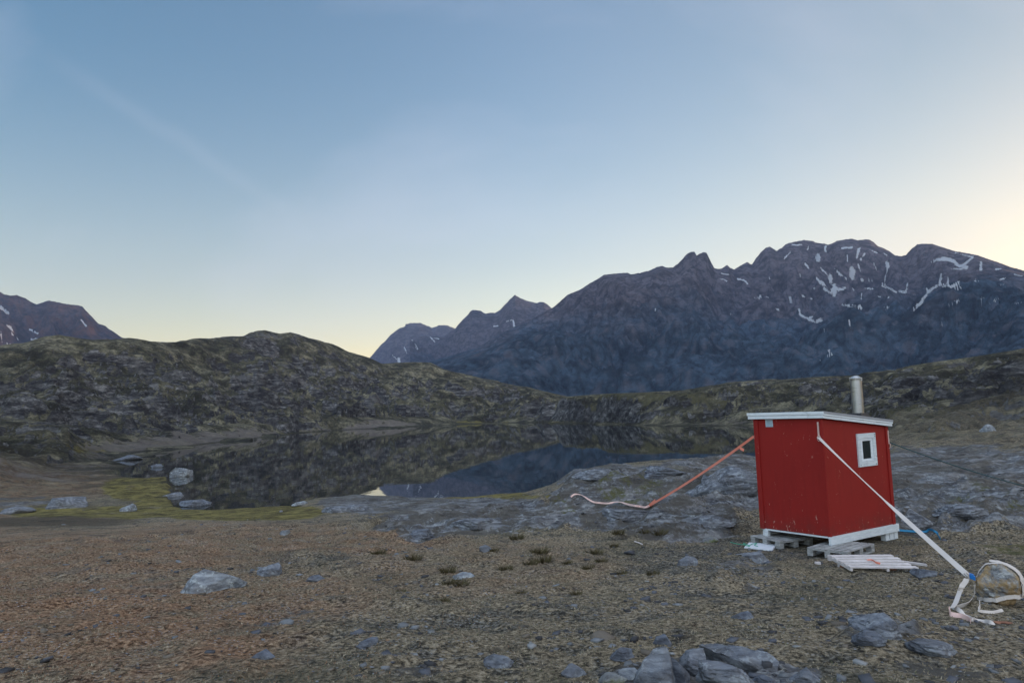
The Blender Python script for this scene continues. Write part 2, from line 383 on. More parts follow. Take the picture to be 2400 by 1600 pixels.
MAT = dict(
    ground=mat_ground(), water=mat_water(), red=mat_red(), steel=mat_steel(),
    rock=mat_rock('lichen_rock', 1.5, (.80, .83, .88)), rockdark=mat_rock('dark_slate_rock', 1.4, (.62, .66, .74)),
    rockpale=mat_rock('pale_granite', 1.2, (1.15, 1.2, 1.22)), rockgold=mat_rock('ochre_lichen_boulder', 2.2, (1.15, 1.12, 1.05), 'gold'),
    rockmoss=mat_rock('mossy_rock', 1.2, (.9, .9, .85), 'moss'),
    white=mat_wood('white_painted_wood', (.50, .55, .58), (.68, .72, .74)),
    fascia=mat_wood('white_fascia', (.62, .68, .72), (.76, .80, .82), knots=False),
    felt=mat_plain('grey_roof_edge', (.30, .31, .33), .7), flash=mat_plain('black_flashing', (.02, .02, .022), .5),
    pallet=mat_wood('weathered_pallet_wood', (.17, .17, .17), (.42, .43, .42)),
    pale=mat_wood('pale_pallet_wood', (.45, .41, .40), (.68, .63, .61), knots=False),
    brown=mat_wood('brown_timber', (.15, .06, .035), (.30, .14, .08)),
    tan=mat_wood('tan_timber_block', (.33, .25, .18), (.45, .36, .27)),
    orange=mat_strap('orange_webbing', (.68, .15, .07), (.80, .36, .29)),
    pink=mat_strap('faded_pink_webbing', (.62, .38, .32), (.78, .60, .55)),
    cream=mat_strap('cream_webbing', (.52, .47, .43), (.68, .63, .58)),
    blue=mat_plain('blue_handle', (.015, .16, .48), .4), metal=mat_plain('galvanised_steel', (.42, .40, .38), .45, metal=.8),
    bracket=mat_plain('pink_coated_bracket', (.60, .42, .38), .5), rope=mat_plain('dark_teal_rope', (.035, .075, .085), .8),
    cyan=mat_plain('blue_strap', (.03, .20, .36), .7), green=mat_plain('green_cord', (.04, .34, .22), .7),
    glass=None, dark=mat_plain('dark_interior', (.012, .014, .016), .8), vent=mat_plain('vent_plastic', (.42, .55, .62), .45),
    board=mat_plain('white_laminate_board', (.62, .66, .70), .5, .12))
t = NT('window_glass'); t.fin((.012, .02, .022), .06, None, IOR=1.5, Specular_IOR_Level=.5); MAT['glass'] = t.m

# ------------------------------------------------------------------ terrain from ranged cross-sections
# each column: photo x -> list of (mode, py, value); 'z' = height rel. camera known, 'r' = distance known
def pt(px, py, r=None, z=None):
    p = at_r(px, py, r) if r is not None else at_z(px, py, z + CH)
    return math.atan2(p[0], p[1]), math.hypot(p[0], p[1]), p[2]
LAYERS = []
def layer(rows):       # rows (px, py, r, z) with None for the unknown one; or (px, None, r, z) both known
    az = []; rr = []; zz = []
    for (px, py, r, z) in rows:
        if py is None:
            a = math.atan2(*(ray(px, 1000)[:2])); az.append(a); rr.append(r); zz.append(z + CH)
        else:
            a, r2, z2 = pt(px, py, r, z); az.append(a); rr.append(r2); zz.append(z2)
    az = np.array(az); rr = np.array(rr, float); zz = np.array(zz, float)
    o = np.argsort(az); az, rr, zz = az[o], rr[o], zz[o]
    mr, mz = (rr[0] + rr[-1]) / 2, (zz[0] + zz[-1]) / 2
    az = np.concatenate([[-math.pi, -1.9], az, [1.9, math.pi]]); rr = np.concatenate([[mr, rr[0]], rr, [rr[-1], mr]]); zz = np.concatenate([[mz, zz[0]], zz, [zz[-1], mz]])
    LAYERS.append((az, rr, zz))
layer([(p, None, .35, -1.62) for p in (0, 1200, 2400)])
layer([(-300, None, 4.4, -1.70), (1200, None, 4.2, -1.66), (1600, None, 4.1, -1.60), (2700, None, 4.2, -1.66)])
layer([(-300, 1450, None, -2.0), (600, 1450, None, -2.0), (1200, 1450, None, -1.97), (1800, 1450, None, -2.0), (2400, 1430, None, -2.2), (2700, 1430, None, -2.2)])
layer([(-300, 1350, None, -2.5), (0, 1350, None, -2.45), (600, 1350, None, -2.4), (1200, 1350, None, -2.35), (1800, 1340, None, -2.50), (1950, 1338, None, -2.54), (2400, 1340, None, -2.5), (2700, 1340, None, -2.5)])
layer([(-300, 1280, None, -3.1), (0, 1275, None, -3.0), (500, 1265, None, -3.0), (900, 1262, None, -2.9), (1200, 1258, None, -2.75), (1500, 1252, None, -2.68), (1800, 1262, None, -2.66), (1950, 1290, None, -2.66), (2080, 1262, None, -2.66), (2400, 1250, None, -2.62), (2700, 1250, None, -2.6)])
layer([(-300, 1235, None, -3.9), (0, 1225, None, -3.85), (300, 1218, None, -3.85), (600, 1205, None, -3.8), (750, 1198, None, -3.6), (900, 1200, None, -3.45), (1100, 1195, None, -3.2), (1240, 1190, None, -2.95),
       (1340, 1165, None, -2.45), (1450, 1160, None, -2.30), (1600, 1170, None, -2.33), (1760, 1200, None, -2.52), (1900, 1225, None, -2.64), (2100, 1205, None, -2.55), (2250, 1195, None, -2.45), (2400, 1190, None, -2.45), (2700, 1190, None, -2.4)])
layer([(-300, 1200, None, -4.2), (0, 1190, None, -4.22), (300, 1196, None, -4.32), (500, 1194, None, -4.36), (690, 1186, None, -4.36), (740, 1165, None, -4.05), (830, 1157, None, -3.9), (960, 1168, None, -4.1), (1100, 1166, None, -4.1), (1230, 1152, None, -3.85), (1300, 1132, None, -3.1),
       (1345, 1103, None, -2.35), (1430, 1088, None, -2.2), (1560, 1082, None, -2.15), (1660, 1080, None, -2.25), (1770, 1082, None, -2.4), (1900, 1110, None, -2.6), (2100, 1120, None, -2.5), (2400, 1120, None, -2.4), (2700, 1120, None, -2.3)])
def after(prev, rows):    # a layer some metres behind the previous one: (px, dr, z)
    pa, pr, pz = LAYERS[-1]
    az = []; rr = []; zz = []
    for (px, dr, z) in rows:
        a = math.atan2(*(ray(px, 1100)[:2])); az.append(a); rr.append(np.interp(a, pa, pr) + dr); zz.append(z + CH)
    az = np.array(az); rr = np.array(rr); zz = np.array(zz)
    mr, mz = (rr[0] + rr[-1]) / 2, (zz[0] + zz[-1]) / 2
    LAYERS.append((np.concatenate([[-math.pi, -1.9], az, [1.9, math.pi]]), np.concatenate([[mr, rr[0]], rr, [rr[-1], mr]]), np.concatenate([[mz, zz[0]], zz, [zz[-1], mz]])))
after(0, [(-300, 8, -4.15), (0, 8, -4.15), (180, 6, -4.2), (330, 5, -4.34), (400, 5, -4.42), (428, 2.5, -4.62), (690, 2.0, -4.65), (760, 3, -4.7), (1300, 8, -4.8), (1560, 16, -4.45), (1700, 24, -4.35), (1780, 26, -4.3), (1900, 25, -4.0), (2020, 20, -3.2), (2100, 16, -2.55), (2400, 14, -2.35), (2700, 14, -2.2)])
layer([(-300, None, 75, -4.0), (0, 1105, 72, None), (120, 1108, None, -4.25), (230, 1116, None, -4.38), (330, 1122, None, -4.42), (388, 1126, None, -4.46), (415, None, 58, -4.95), (600, None, 80, -5.6), (1500, None, 80, -5.6), (1750, None, 85, -5.4), (1900, None, 90, -4.9), (2010, 1035, 75, None), (2100, 1028, 60, None), (2400, 1020, 52, None), (2700, 1010, 52, None)])
layer([(-300, None, 90, -3.95), (0, 1083, 86, None), (150, 1090, None, -4.3), (230, 1097, None, -4.4), (300, None, 88, -4.75), (400, None, 90, -5.0), (600, None, 100, -5.6), (1500, None, 100, -5.6), (1750, None, 105, -5.4), (1900, None, 110, -4.9), (2010, 1020, 84, None), (2100, 1015, 68, None), (2400, 1003, 58, None), (2700, 990, 58, None)])
layer([(-300, None, 110, -3.8), (0, 1064, 100, None), (150, 1070, 102, None), (250, 1068, None, -4.36), (330, 1060, None, -4.5), (430, 1049, None, -4.5), (600, 1027, None, -4.5), (700, 1013, None, -4.5), (868, 1004.5, None, -4.5), (1080, 993.5, None, -4.5), (1250, 989.5, None, -4.5), (1360, 991.5, None, -4.5), (1500, 996, None, -4.5),
       (1700, 997, None, -4.5), (1850, 998, None, -4.5), (1960, 1003, None, -4.2), (2050, 1003, 95, None), (2100, 1003, 78, None), (2400, 985, 65, None), (2700, 970, 65, None)])
layer([(-300, 980, 180, None), (0, 985, 185, None), (330, 1008, 190, None), (600, 998, 265, None), (868, 986, 350, None), (1080, 984, 385, None), (1250, 982, 350, None), (1360, 968, 268, None), (1500, 963, 218, None), (1700, 966, 190, None), (1850, 962, 178, None), (2000, 955, 150, None), (2100, 955, 115, None), (2400, 925, 92, None), (2700, 905, 90, None)])
layer([(-300, 900, 250, None), (0, 928, 245, None), (330, 938, 265, None), (600, 925, 350, None), (868, 928, 425, None), (1080, 945, 450, None), (1200, 948, 420, None), (1290, 946, 370, None), (1350, 934, 295, None), (1450, 928.5, 245, None), (1600, 927, 225, None), (1700, 929, 215, None), (1850, 925, 225, None), (2000, 925, 200, None), (2100, 922, 170, None), (2400, 885, 140, None), (2700, 850, 140, None)])
layer([(-300, 860, 310, None), (0, 868, 310, None), (330, 868, 340, None), (600, 850, 430, None), (868, 884, 500, None), (1080, 907, 520, None), (1200, 922, 500, None), (1290, 942, 430, None), (1350, 944, 380, None), (1450, 941, 350, None), (1600, 931, 330, None), (1700, 918, 320, None), (1850, 908, 310, None), (2000, 902, 260, None), (2100, 893, 230, None), (2400, 855, 200, None), (2700, 820, 200, None)])
layer([(-300, 830, 350, None), (0, 812, 370, None), (50, 805, 372, None), (100, 793, 375, None), (140, 789, 380, None), (180, 793, 385, None), (220, 796, 390, None), (300, 796, 400, None), (360, 801, 410, None), (410, 801, 420, None), (460, 793, 440, None), (520, 789, 460, None), (570, 786, 480, None), (600, 777, 500, None), (620, 775, 505, None), (655, 782, 515, None), (680, 779, 520, None), (720, 788, 535, None), (745, 793, 545, None), (780, 808, 560, None), (820, 827, 580, None), (868, 844, 600, None), (895, 857, 600, None), (930, 854, 600, None), (1010, 851, 600, None), (1035, 862, 600, None), (1080, 876, 600, None), (1130, 888, 600, None), (1180, 895, 595, None), (1250, 914, 590, None), (1330, 933, 570, None),
       (1420, 926, 540, None), (1500, 924, 520, None), (1600, 919, 500, None), (1640, 911, 480, None), (1700, 901, 450, None), (1800, 893, 420, None), (1900, 888, 390, None), (1960, 886, 370, None), (2040, 876, 345, None), (2100, 867, 330, None), (2200, 853, 310, None), (2300, 840, 295, None), (2400, 822, 285, None), (2700, 775, 280, None)])
pa, pr, pz = LAYERS[-1]
LAYERS.append((pa, pr * 1.35, CH + (pz - CH) * .75 - 12))
LAYERS.append((pa, np.full_like(pr, 1100.), np.full_like(pr, -55.)))

def lay_eval(az):
    R = np.array([np.interp(az, a, r) for a, r, z in LAYERS]); Z = np.array([np.interp(az, a, z) for a, r, z in LAYERS])
    for i in range(1, len(R)): R[i] = np.maximum(R[i], R[i - 1] * 1.02 + .3)
    return R, Z

def blob(PX, PY, lst):
    m = np.zeros_like(PX)
    for (cx, cy, rx, ry, s) in lst:
        d = ((PX - cx) / rx) ** 2 + ((PY - cy) / ry) ** 2
        m = np.maximum(m, s * np.clip(1.6 - d, 0, 1))
    return m

def build_terrain():
    dense = np.radians(np.linspace(-41, 41, 1500)); side = np.radians(np.linspace(41.6, 318.4, 240))
    az = np.concatenate([dense, side]); na = len(az)
    azw = (az + math.pi) % (2 * math.pi) - math.pi
    rad = np.concatenate([np.geomspace(.35, 3.2, 26, endpoint=False), np.geomspace(3.2, 45, 620, endpoint=False), np.geomspace(45, 640, 560, endpoint=False), np.geomspace(640, 1100, 26)])
    nr = len(rad); R, Z = lay_eval(azw); Z0 = np.empty((nr, na)); lr = np.log(rad)
    crest = np.empty(na)
    for j in range(na):
        Z0[:, j] = pchip(np.log(R[:, j]), Z[:, j], lr)
    crestr = R[-3]
    RR, AA = np.meshgrid(rad, azw, indexing='ij')
    X = RR * np.sin(AA); Y = RR * np.cos(AA)
    # smooth along azimuth a little (rounds the faceting between columns)
    PX, PY = proj(X, Y, Z0)
    behind = np.abs(AA) > 1.0
    PX = np.where(behind, np.sign(AA) * 3000 + 1200, PX); PY = np.where(behind, 1200, PY)
    wx = PX + 40 * fbm(X * .12, Y * .12, 5, 3) * np.clip(60 / RR, .2, 1); wy = PY
    # -------- masks, painted on the ground where they lie
    rock = blob(wx, wy, [
        (1540, 1175, 250, 75, 1.0), (1700, 1120, 150, 55, 1.0), (1400, 1120, 100, 40, .9), (1380, 1205, 120, 40, .8), (1130, 1205, 230, 42, .82), (880, 1175, 130, 26, .95), (1000, 1240, 120, 25, .8),
        (2250, 1120, 330, 75, .85), (2300, 1200, 320, 45, .75), (2150, 1190, 120, 55, .8), (2500, 1120, 200, 90, .8), (1620, 1240, 160, 28, .7),
        (90, 1085, 150, 50, .56), (250, 1060, 90, 20, .5), (60, 1180, 120, 20, .6), (1640, 1580, 240, 45, .65), (2050, 1470, 110, 40, .50), (2250, 1530, 200, 60, .36), (1750, 1345, 90, 40, .45), (1150, 1310, 60, 12, .35), (720, 1470, 150, 60, .24), (1000, 1560, 120, 30, .3), (300, 1330, 120, 20, .25),
        (200, 975, 330, 45, 0.58), (500, 1000, 300, 30, 0.51), (700, 950, 260, 30, 0.47), (1050, 975, 220, 18, 0.43), (760, 880, 180, 60, 0.48), (600, 790, 160, 30, 0.55), (900, 900, 120, 40, 0.47), (1270, 955, 90, 14, 0.58), (1450, 965, 160, 22, 0.56), (1650, 960, 160, 20, 0.43),
        (1850, 905, 250, 26, 0.41), (2200, 880, 300, 40, 0.39), (2300, 950, 300, 60, .52), (100, 800, 160, 25, 0.39), (350, 900, 400, 80, 0.37), (1100, 900, 200, 30, 0.39)])
    rock = np.where(RR < 55, rock * 1.0, rock)
    green = blob(wx, wy, [(1480, 1135, 95, 22, .50), (1440, 1128, 40, 10, .56), (1400, 1102, 50, 8, .45), (1570, 1112, 50, 12, .45), (1780, 1148, 60, 12, .45), (1340, 1175, 60, 10, .5), (1770, 1065, 120, 10, .7), (1550, 938, 200, 10, .62), (1720, 945, 90, 10, .5), (2340, 1290, 70, 14, .6), (2380, 1200, 60, 20, .5), (2200, 870, 120, 18, .5), (2050, 960, 140, 18, .5), (350, 870, 380, 60, .40), (300, 830, 200, 20, .42), (60, 900, 120, 60, .36), (950, 960, 180, 16, .5), (2250, 1160, 120, 14, .45)])
    yel = blob(wx, wy, [(560, 1200, 200, 19, 1.0), (420, 1180, 110, 12, .9), (380, 1128, 45, 16, .95), (320, 1145, 90, 34, .66), (230, 1200, 240, 16, .62), (240, 1052, 95, 12, .5), (470, 1040, 230, 6, .5), (650, 1018, 120, 3, .45), (1130, 989, 70, 4, .62), (1270, 992, 60, 2, .5), (1130, 1163, 190, 7, .6), (1750, 1068, 100, 5, .5), (320, 920, 240, 50, .30)])
    red = blob(wx, wy, [(150, 1300, 450, 55, .75), (250, 1480, 420, 130, .95), (80, 1125, 220, 42, .95), (40, 1100, 80, 40, .8), (620, 1400, 260, 60, .6), (800, 1270, 260, 26, .7), (1150, 1330, 300, 60, .35), (550, 1250, 300, 25, .6), (0, 1220, 300, 14, .4), (-300, 1400, 400, 300, .9)])
    dheath = blob(wx, wy, [(1620, 1315, 170, 38, .8), (1800, 1290, 160, 22, .7), (1730, 1260, 60, 14, .8), (1300, 1440, 220, 16, .45), (1850, 1400, 260, 22, .5), (2250, 1330, 160, 24, .55), (1400, 1300, 120, 10, .4), (700, 1300, 200, 14, .45), (300, 1380, 220, 16, .45), (560, 1440, 160, 14, .4), (1000, 1460, 180, 18, .45), (2050, 1580, 220, 20, .5)])
    dark = blob(wx, wy, [(60, 1222, 260, 12, .75), (1715, 1232, 55, 12, .6), (1560, 1245, 60, 8, .4), (1640, 1140, 45, 8, .5), (2130, 1250, 70, 8, .5), (620, 1030, 130, 2, .5)])
    # -------- relief
    fade = sstep(0.0, .22, np.abs(np.log(RR / crestr[None, :]))) * .88 + .12
    lamscale = np.zeros_like(RR)
    H = np.zeros_like(RR)
    lam = .11; k = 0
    wX = X + .5 * fbm(X * .4, Y * .4, 91, 3); wY = Y + .5 * fbm(X * .4 + 9, Y * .4, 92, 3)
    rotc, rots = math.cos(.55), math.sin(.55)
    while lam < 130:
        lo = RR * .0035; w = sstep(lo, lo * 2.2, lam) * (1 - sstep(.08, .24, lam / np.maximum(RR, 1)))
        sel = w > 1e-3
        if sel.any():
            rows = np.where(sel.any(axis=1))[0]; a, b = rows[0], rows[-1] + 1
            xs, ys = wX[a:b], wY[a:b]; rk = np.clip(rock[a:b], 0, 1)
            u = (xs * rotc + ys * rots) / lam; v = (-xs * rots + ys * rotc) / lam
            iso = perlin(u, v, 300 + k)
            str_ = 1 - 2 * np.abs(perlin(u * .38, v * 1.25, 400 + k)) - .5
            rg = sstep(20, 75, RR[a:b])
            nearH = iso * .06 * (1 - rk) + (str_ * .15 + iso * .05) * rk
            cl = (sstep(-.04, .12, iso) - .5); farH = str_ * .08 + iso * .06 + cl * .10
            H[a:b] += w[a:b] * lam * (nearH * (1 - rg) + farH * rg)
        lam *= 1.62; k += 1
    # rocky ledges in far ground
    H *= fade
    shore = sstep(.05, 1.6, np.abs(Z0 - .0))
    ampf = np.where(RR > 25, .15 + .85 * sstep(0.0, 5.0, np.abs(Z0)), 1.0)
    gap = sstep(13, 15, RR) * 0 + 1
    D = H * ampf; elev = (Z0 - CH) / RR; env = np.maximum.accumulate(elev[::-1], axis=0)[::-1]
    nearK = np.interp(azw, LAYERS[-6][0], LAYERS[-6][1]); 
    room = np.maximum(0, env - elev) * RR * .8 + .0022 * RR + .02
    k1r, k1z = R[-6], Z[-6]; lim1 = (k1z - CH) / k1r
    room1 = np.maximum(0, lim1[None] - elev) * RR * .8 + .0026 * RR + .02
    room = np.where(RR < k1r[None] * 1.02, np.minimum(room, room1), room)
    D = np.where((D > 0) & (RR > 60), room * np.tanh(D / room), D)
    Zf = Z0 + D
    # level pads beneath the hut and pallets
    for (cx, cy, rr_, zz) in PADS:
        d = np.hypot(X - cx, Y - cy); wgt = 1 - sstep(rr_ * .7, rr_ * 1.3, d)
        Zf = Zf * (1 - wgt) + (zz + (H * .25)) * wgt
    # keep lowland out of the water, keep the lake open
    land = (RR > 24) & (Z0 > .06); Zf = np.where(land, np.maximum(Zf, .05 + .3 * (Zf > 0) * 0), Zf)
    lake = Z0 < -.25; Zf = np.where(lake, np.minimum(Zf, -.12), Zf)
    gr = np.gradient(Zf, axis=0) / np.gradient(RR, axis=0); ga = np.gradient(Zf, axis=1) / (RR * np.maximum(np.abs(np.gradient(np.unwrap(az)))[None], 1e-6))
    slope = np.hypot(gr, ga); farm = sstep(30, 90, RR)
    rock = rock + farm * (sstep(.55, 1.5, slope) * .8 - .26)
    low = sstep(.05, .25, Z0) * (1 - sstep(.8, 3.6, Z0)) * sstep(60, 110, RR) * (slope < .8)
    pale = low * blob(PX, PY, [(420, 1035, 300, 34, .72), (700, 1000, 300, 14, .75), (120, 1060, 200, 40, .42), (1500, 985, 350, 14, .45), (1100, 985, 120, 8, .3)])
    pale = np.maximum(pale, blob(PX, PY, [(40, 1110, 230, 40, .46), (180, 1085, 130, 22, .42)]))
    wet = np.clip(1 - np.abs(Zf - .0) / (.03 + RR * .0011), 0, 1) * (RR > 25)
    wet = np.maximum(wet, dark)
    # faces
    idx = np.arange(nr * na).reshape(nr, na); nx = np.roll(idx, -1, 1)
    F = np.stack([idx[:-1], idx[1:], nx[1:], nx[:-1]], -1).reshape(-1, 4)
    co = np.stack([X, Y, Zf], -1).reshape(-1, 3)
    # centre fan as quads
    c0 = len(co); co = np.vstack([co, [[0, 0, CH - 1.62]]])
    ring = idx[0]; ra = np.arange(0, na - 1, 2)
    fan = np.stack([np.full(len(ra), c0), ring[ra], ring[ra + 1], ring[(ra + 2) % na]], -1)
    F = np.vstack([F, fan])
    o = fast_mesh('ground', co, F[:, ::-1] if False else F, 4, MAT['ground'])
    z1 = lambda q: np.append(q.ravel(), 0)
    attr(o, 'm_rock', z1(rock)); attr(o, 'm_green', z1(green)); attr(o, 'm_yellow', z1(yel)); attr(o, 'm_red', z1(red)); attr(o, 'm_wet', z1(wet)); attr(o, 'm_pale', z1(pale)); attr(o, 'm_dark', z1(dheath))
    meta(o, kind='structure')
    return (az, rad, Zf, len(dense), dense, rock), o

# hut frame first (needed by the pads)
ZS = CH - 2.5                                     # underside of the sill
HC = at_z(1948, 1277, ZS)
_a = math.atan2(ray(45, 1009)[0], ray(45, 1009)[1])
DL = np.array([math.sin(_a), math.cos(_a), 0.]); DR = np.array([math.cos(_a), -math.sin(_a), 0.]); UP = np.array([0, 0, 1.])
LA, LB = 1.46, 2.06
ctr = HC + DL * LA / 2 + DR * LB / 2
PADS = [(ctr[0], ctr[1], 1.7, ZS - .155)]
(TAZ, TR, TZ, ND, DENSE, TROCK), ground = build_terrain()

def hz(x, y):
    r = math.hypot(x, y); a = math.atan2(x, y)
    if abs(a) > DENSE[-1]: a = math.copysign(DENSE[-1], a) * .9999
    j = (a - DENSE[0]) / (DENSE[1] - DENSE[0]); j0 = int(min(max(j, 0), ND - 2)); fj = j - j0
    i0 = int(np.clip(np.searchsorted(TR, r) - 1, 0, len(TR) - 2)); fi = (r - TR[i0]) / (TR[i0 + 1] - TR[i0])
    q = TZ[i0:i0 + 2, j0:j0 + 2]
    return float((q[0, 0] * (1 - fj) + q[0, 1] * fj) * (1 - fi) + (q[1, 0] * (1 - fj) + q[1, 1] * fj) * fi)
def hit(px, py, lift=0.0, rmin=3.3, rmax=600):     # where the photo ray meets the ground
    d = ray(px, py); dh = math.hypot(d[0], d[1]); rs = np.geomspace(rmin, rmax, 1500); prev = None
    for r in rs:
        t = r / dh; z = CH + d[2] * t
        g = hz(d[0] * t, d[1] * t) + lift
        if z < g:
            if prev:
                lo, hi = prev, r
                for _ in range(12):
                    m = (lo + hi) / 2; t = m / dh
                    if CH + d[2] * t < hz(d[0] * t, d[1] * t) + lift: hi = m
                    else: lo = m
                r = hi
            t = r / dh; return np.array([d[0] * t, d[1] * t, hz(d[0] * t, d[1] * t) + lift])
        prev = r
    return at_r(px, py, 300)
def depth(p): return float(-(np.array([p[0], p[1], p[2] - CH]) @ M_)[2])

# ------------------------------------------------------------------ lake
a0 = np.radians(np.linspace(-36, 28, 60)); wr = np.array([22., 60., 120., 200., 300., 420.])
A, Rr = np.meshgrid(a0, wr)
co = np.stack([Rr * np.sin(A), Rr * np.cos(A), np.zeros_like(A)], -1).reshape(-1, 3)
ii = np.arange(len(co)).reshape(A.shape)
lake = fast_mesh('lake', co, np.stack([ii[:-1, :-1], ii[1:, :-1], ii[1:, 1:], ii[:-1, 1:]], -1).reshape(-1, 4)[:, ::-1], 4, MAT['water'])
meta(lake, kind='structure')

# ------------------------------------------------------------------ mountains
def strokes_to_px(S, sc, ox, oy): return [([(ox + x * sc, oy + y * sc) for x, y in P], w * sc * .38) for P, w in S]
def snow_mask(PX, PY, strokes):
    m = np.full(PX.shape, -1.0)
    for P, w in strokes:
        xs = [p[0] for p in P]; ys = [p[1] for p in P]; pad = w * 3 + 4
        s = (PX > min(xs) - pad) & (PX < max(xs) + pad) & (PY > min(ys) - pad) & (PY < max(ys) + pad)
        if not s.any(): continue
        x = PX[s]; y = PY[s]; best = np.full(x.shape, 1e9)
        if len(P) == 1: best = np.hypot(x - P[0][0], (y - P[0][1]) * 1.3)
        for (x0, y0), (x1, y1) in zip(P[:-1], P[1:]):
            L = (x1 - x0) ** 2 + (y1 - y0) ** 2 + 1e-6; tt = np.clip(((x - x0) * (x1 - x0) + (y - y0) * (y1 - y0)) / L, 0, 1)
            best = np.minimum(best, np.hypot(x - x0 - tt * (x1 - x0), y - y0 - tt * (y1 - y0)))
        m[s] = np.maximum(m[s], 1 - best / (2 * w + 1e-6))
    return np.clip(m, -.6, 1)
S3 = [([(925,185),(905,205),(882,222)],7),([(1030,150),(1025,170)],5),([(1137,155),(1140,180)],15),([(1088,205),(1090,235)],24),([(1010,255),(1030,280)],10),([(985,312),(980,328)],8),
([(930,140),(990,140)],6),([(1112,282),(1135,310),(1150,330)],8),([(1165,330),(1168,365)],26),([(1080,345),(1105,370),(1130,382)],13),([(1130,405),(1165,430),(1200,415),(1255,408)],17),([(1190,400),(1190,435)],32),([(1065,405),(1090,412)],7),
([(1197,290),(1225,320),(1262,345)],9),([(1305,290),(1300,338)],36),([(1345,165),(1330,220)],15),([(1375,190),(1355,235)],12),([(1235,160),(1300,155)],12),([(1340,255),(1358,300)],7),([(1350,352),(1420,358)],6),([(1430,255),(1445,300)],4),
([(1400,165),(1450,190)],5),([(1490,190),(1510,205)],6),([(1515,255),(1520,275)],21),([(1515,285),(1500,330),(1495,375)],7),([(1478,380),(1520,405),(1570,430)],11),([(1590,425),(1635,430)],15),([(1640,375),(1630,425)],9),([(1380,412),(1425,406)],9),
([(1300,405),(1312,415)],8),([(920,465),(925,490)],16),([(1000,455)],20),([(1030,472),(1068,468)],11),([(975,535),(985,565),(1030,590),(1055,572)],13),([(1040,595),(1085,610),(1112,600)],15),([(1235,505),(1290,520),(1370,532)],6),([(1240,503),(1360,510)],5),
([(1520,465)],14),([(1490,520),(1525,525)],9),([(1500,540),(1520,540)],7),([(1665,545),(1720,500),(1760,435),(1800,400),(1840,385),(1900,395),(1950,370)],17),([(1845,320),(1835,380)],10),([(1885,345),(1885,385)],10),([(1755,405),(1765,430)],10),([(1900,395),(1970,405)],10),
([(1800,235),(1860,225),(1920,240),(1960,270),(2000,280)],20),([(2035,215),(2000,250),(1960,275)],14),([(1910,285),(1970,285)],9),([(1750,240),(1790,248)],5),([(2090,250),(2085,290)],16),([(2180,290),(2205,288)],9),([(2090,505),(2140,495),(2200,465)],9),
([(1870,515),(1920,490),(1955,478)],7),([(2050,475),(2110,458)],6),([(2200,390),(2230,380)],5),([(2040,362),(2085,366)],5),([(2200,350),(2240,342)],5),([(1930,190),(2040,215)],5),([(495,315),(540,320)],7),([(490,350),(535,365)],6),([(600,350),(635,355),(660,380)],10),
([(700,465),(745,460)],7),([(740,440),(730,470)],7),([(770,460),(785,462)],7),([(795,340),(795,352)],4),([(545,565),(570,565)],7),([(95,530),(95,545)],8),([(1150,785),(1175,800)],6),([(1105,845),(1140,825),(1180,812)],6),([(1120,650),(1160,675)],5),([(1228,660),(1250,678)],7),
([(1270,614),(1290,612)],6),([(1690,620),(1698,635)],5),([(830,530),(850,535)],5),([(1270,205),(1270,250)],6),([(1360,440),(1358,470)],6),([(1455,455),(1475,458)],6),([(1820,640),(1850,625)],4),([(2240,505),(2340,490)],4),([(2290,320),(2340,330)],4)]
S2 = [([(1050,270),(1060,310),(1105,288)],11),([(1010,268),(1040,265)],6),([(935,300),(960,295)],9),([(1010,345),(1022,345)],5),([(435,385),(470,440)],6),([(545,365),(570,400)],6),([(560,375),(600,378)],5),([(350,498),(356,518)],16),([(310,470),(345,510)],5),([(1235,217),(1248,222)],6),([(380,420),(400,460)],5),([(1920,190),(1928,205)],7)]
S1 = [([(0,180),(50,215)],16),([(40,290),(80,325)],14),([(180,315),(230,345)],10),([(0,335),(10,360)],14),([(70,345),(110,375)],9),([(10,400),(70,415)],8),([(190,380),(240,385)],10),([(500,260),(530,300)],9)]
SNOW3 = strokes_to_px(S3, .3827, 1500, 520); SNOW2 = strokes_to_px(S2, .3827, 800, 650); SNOW1 = strokes_to_px(S1, .3827, 0, 650)

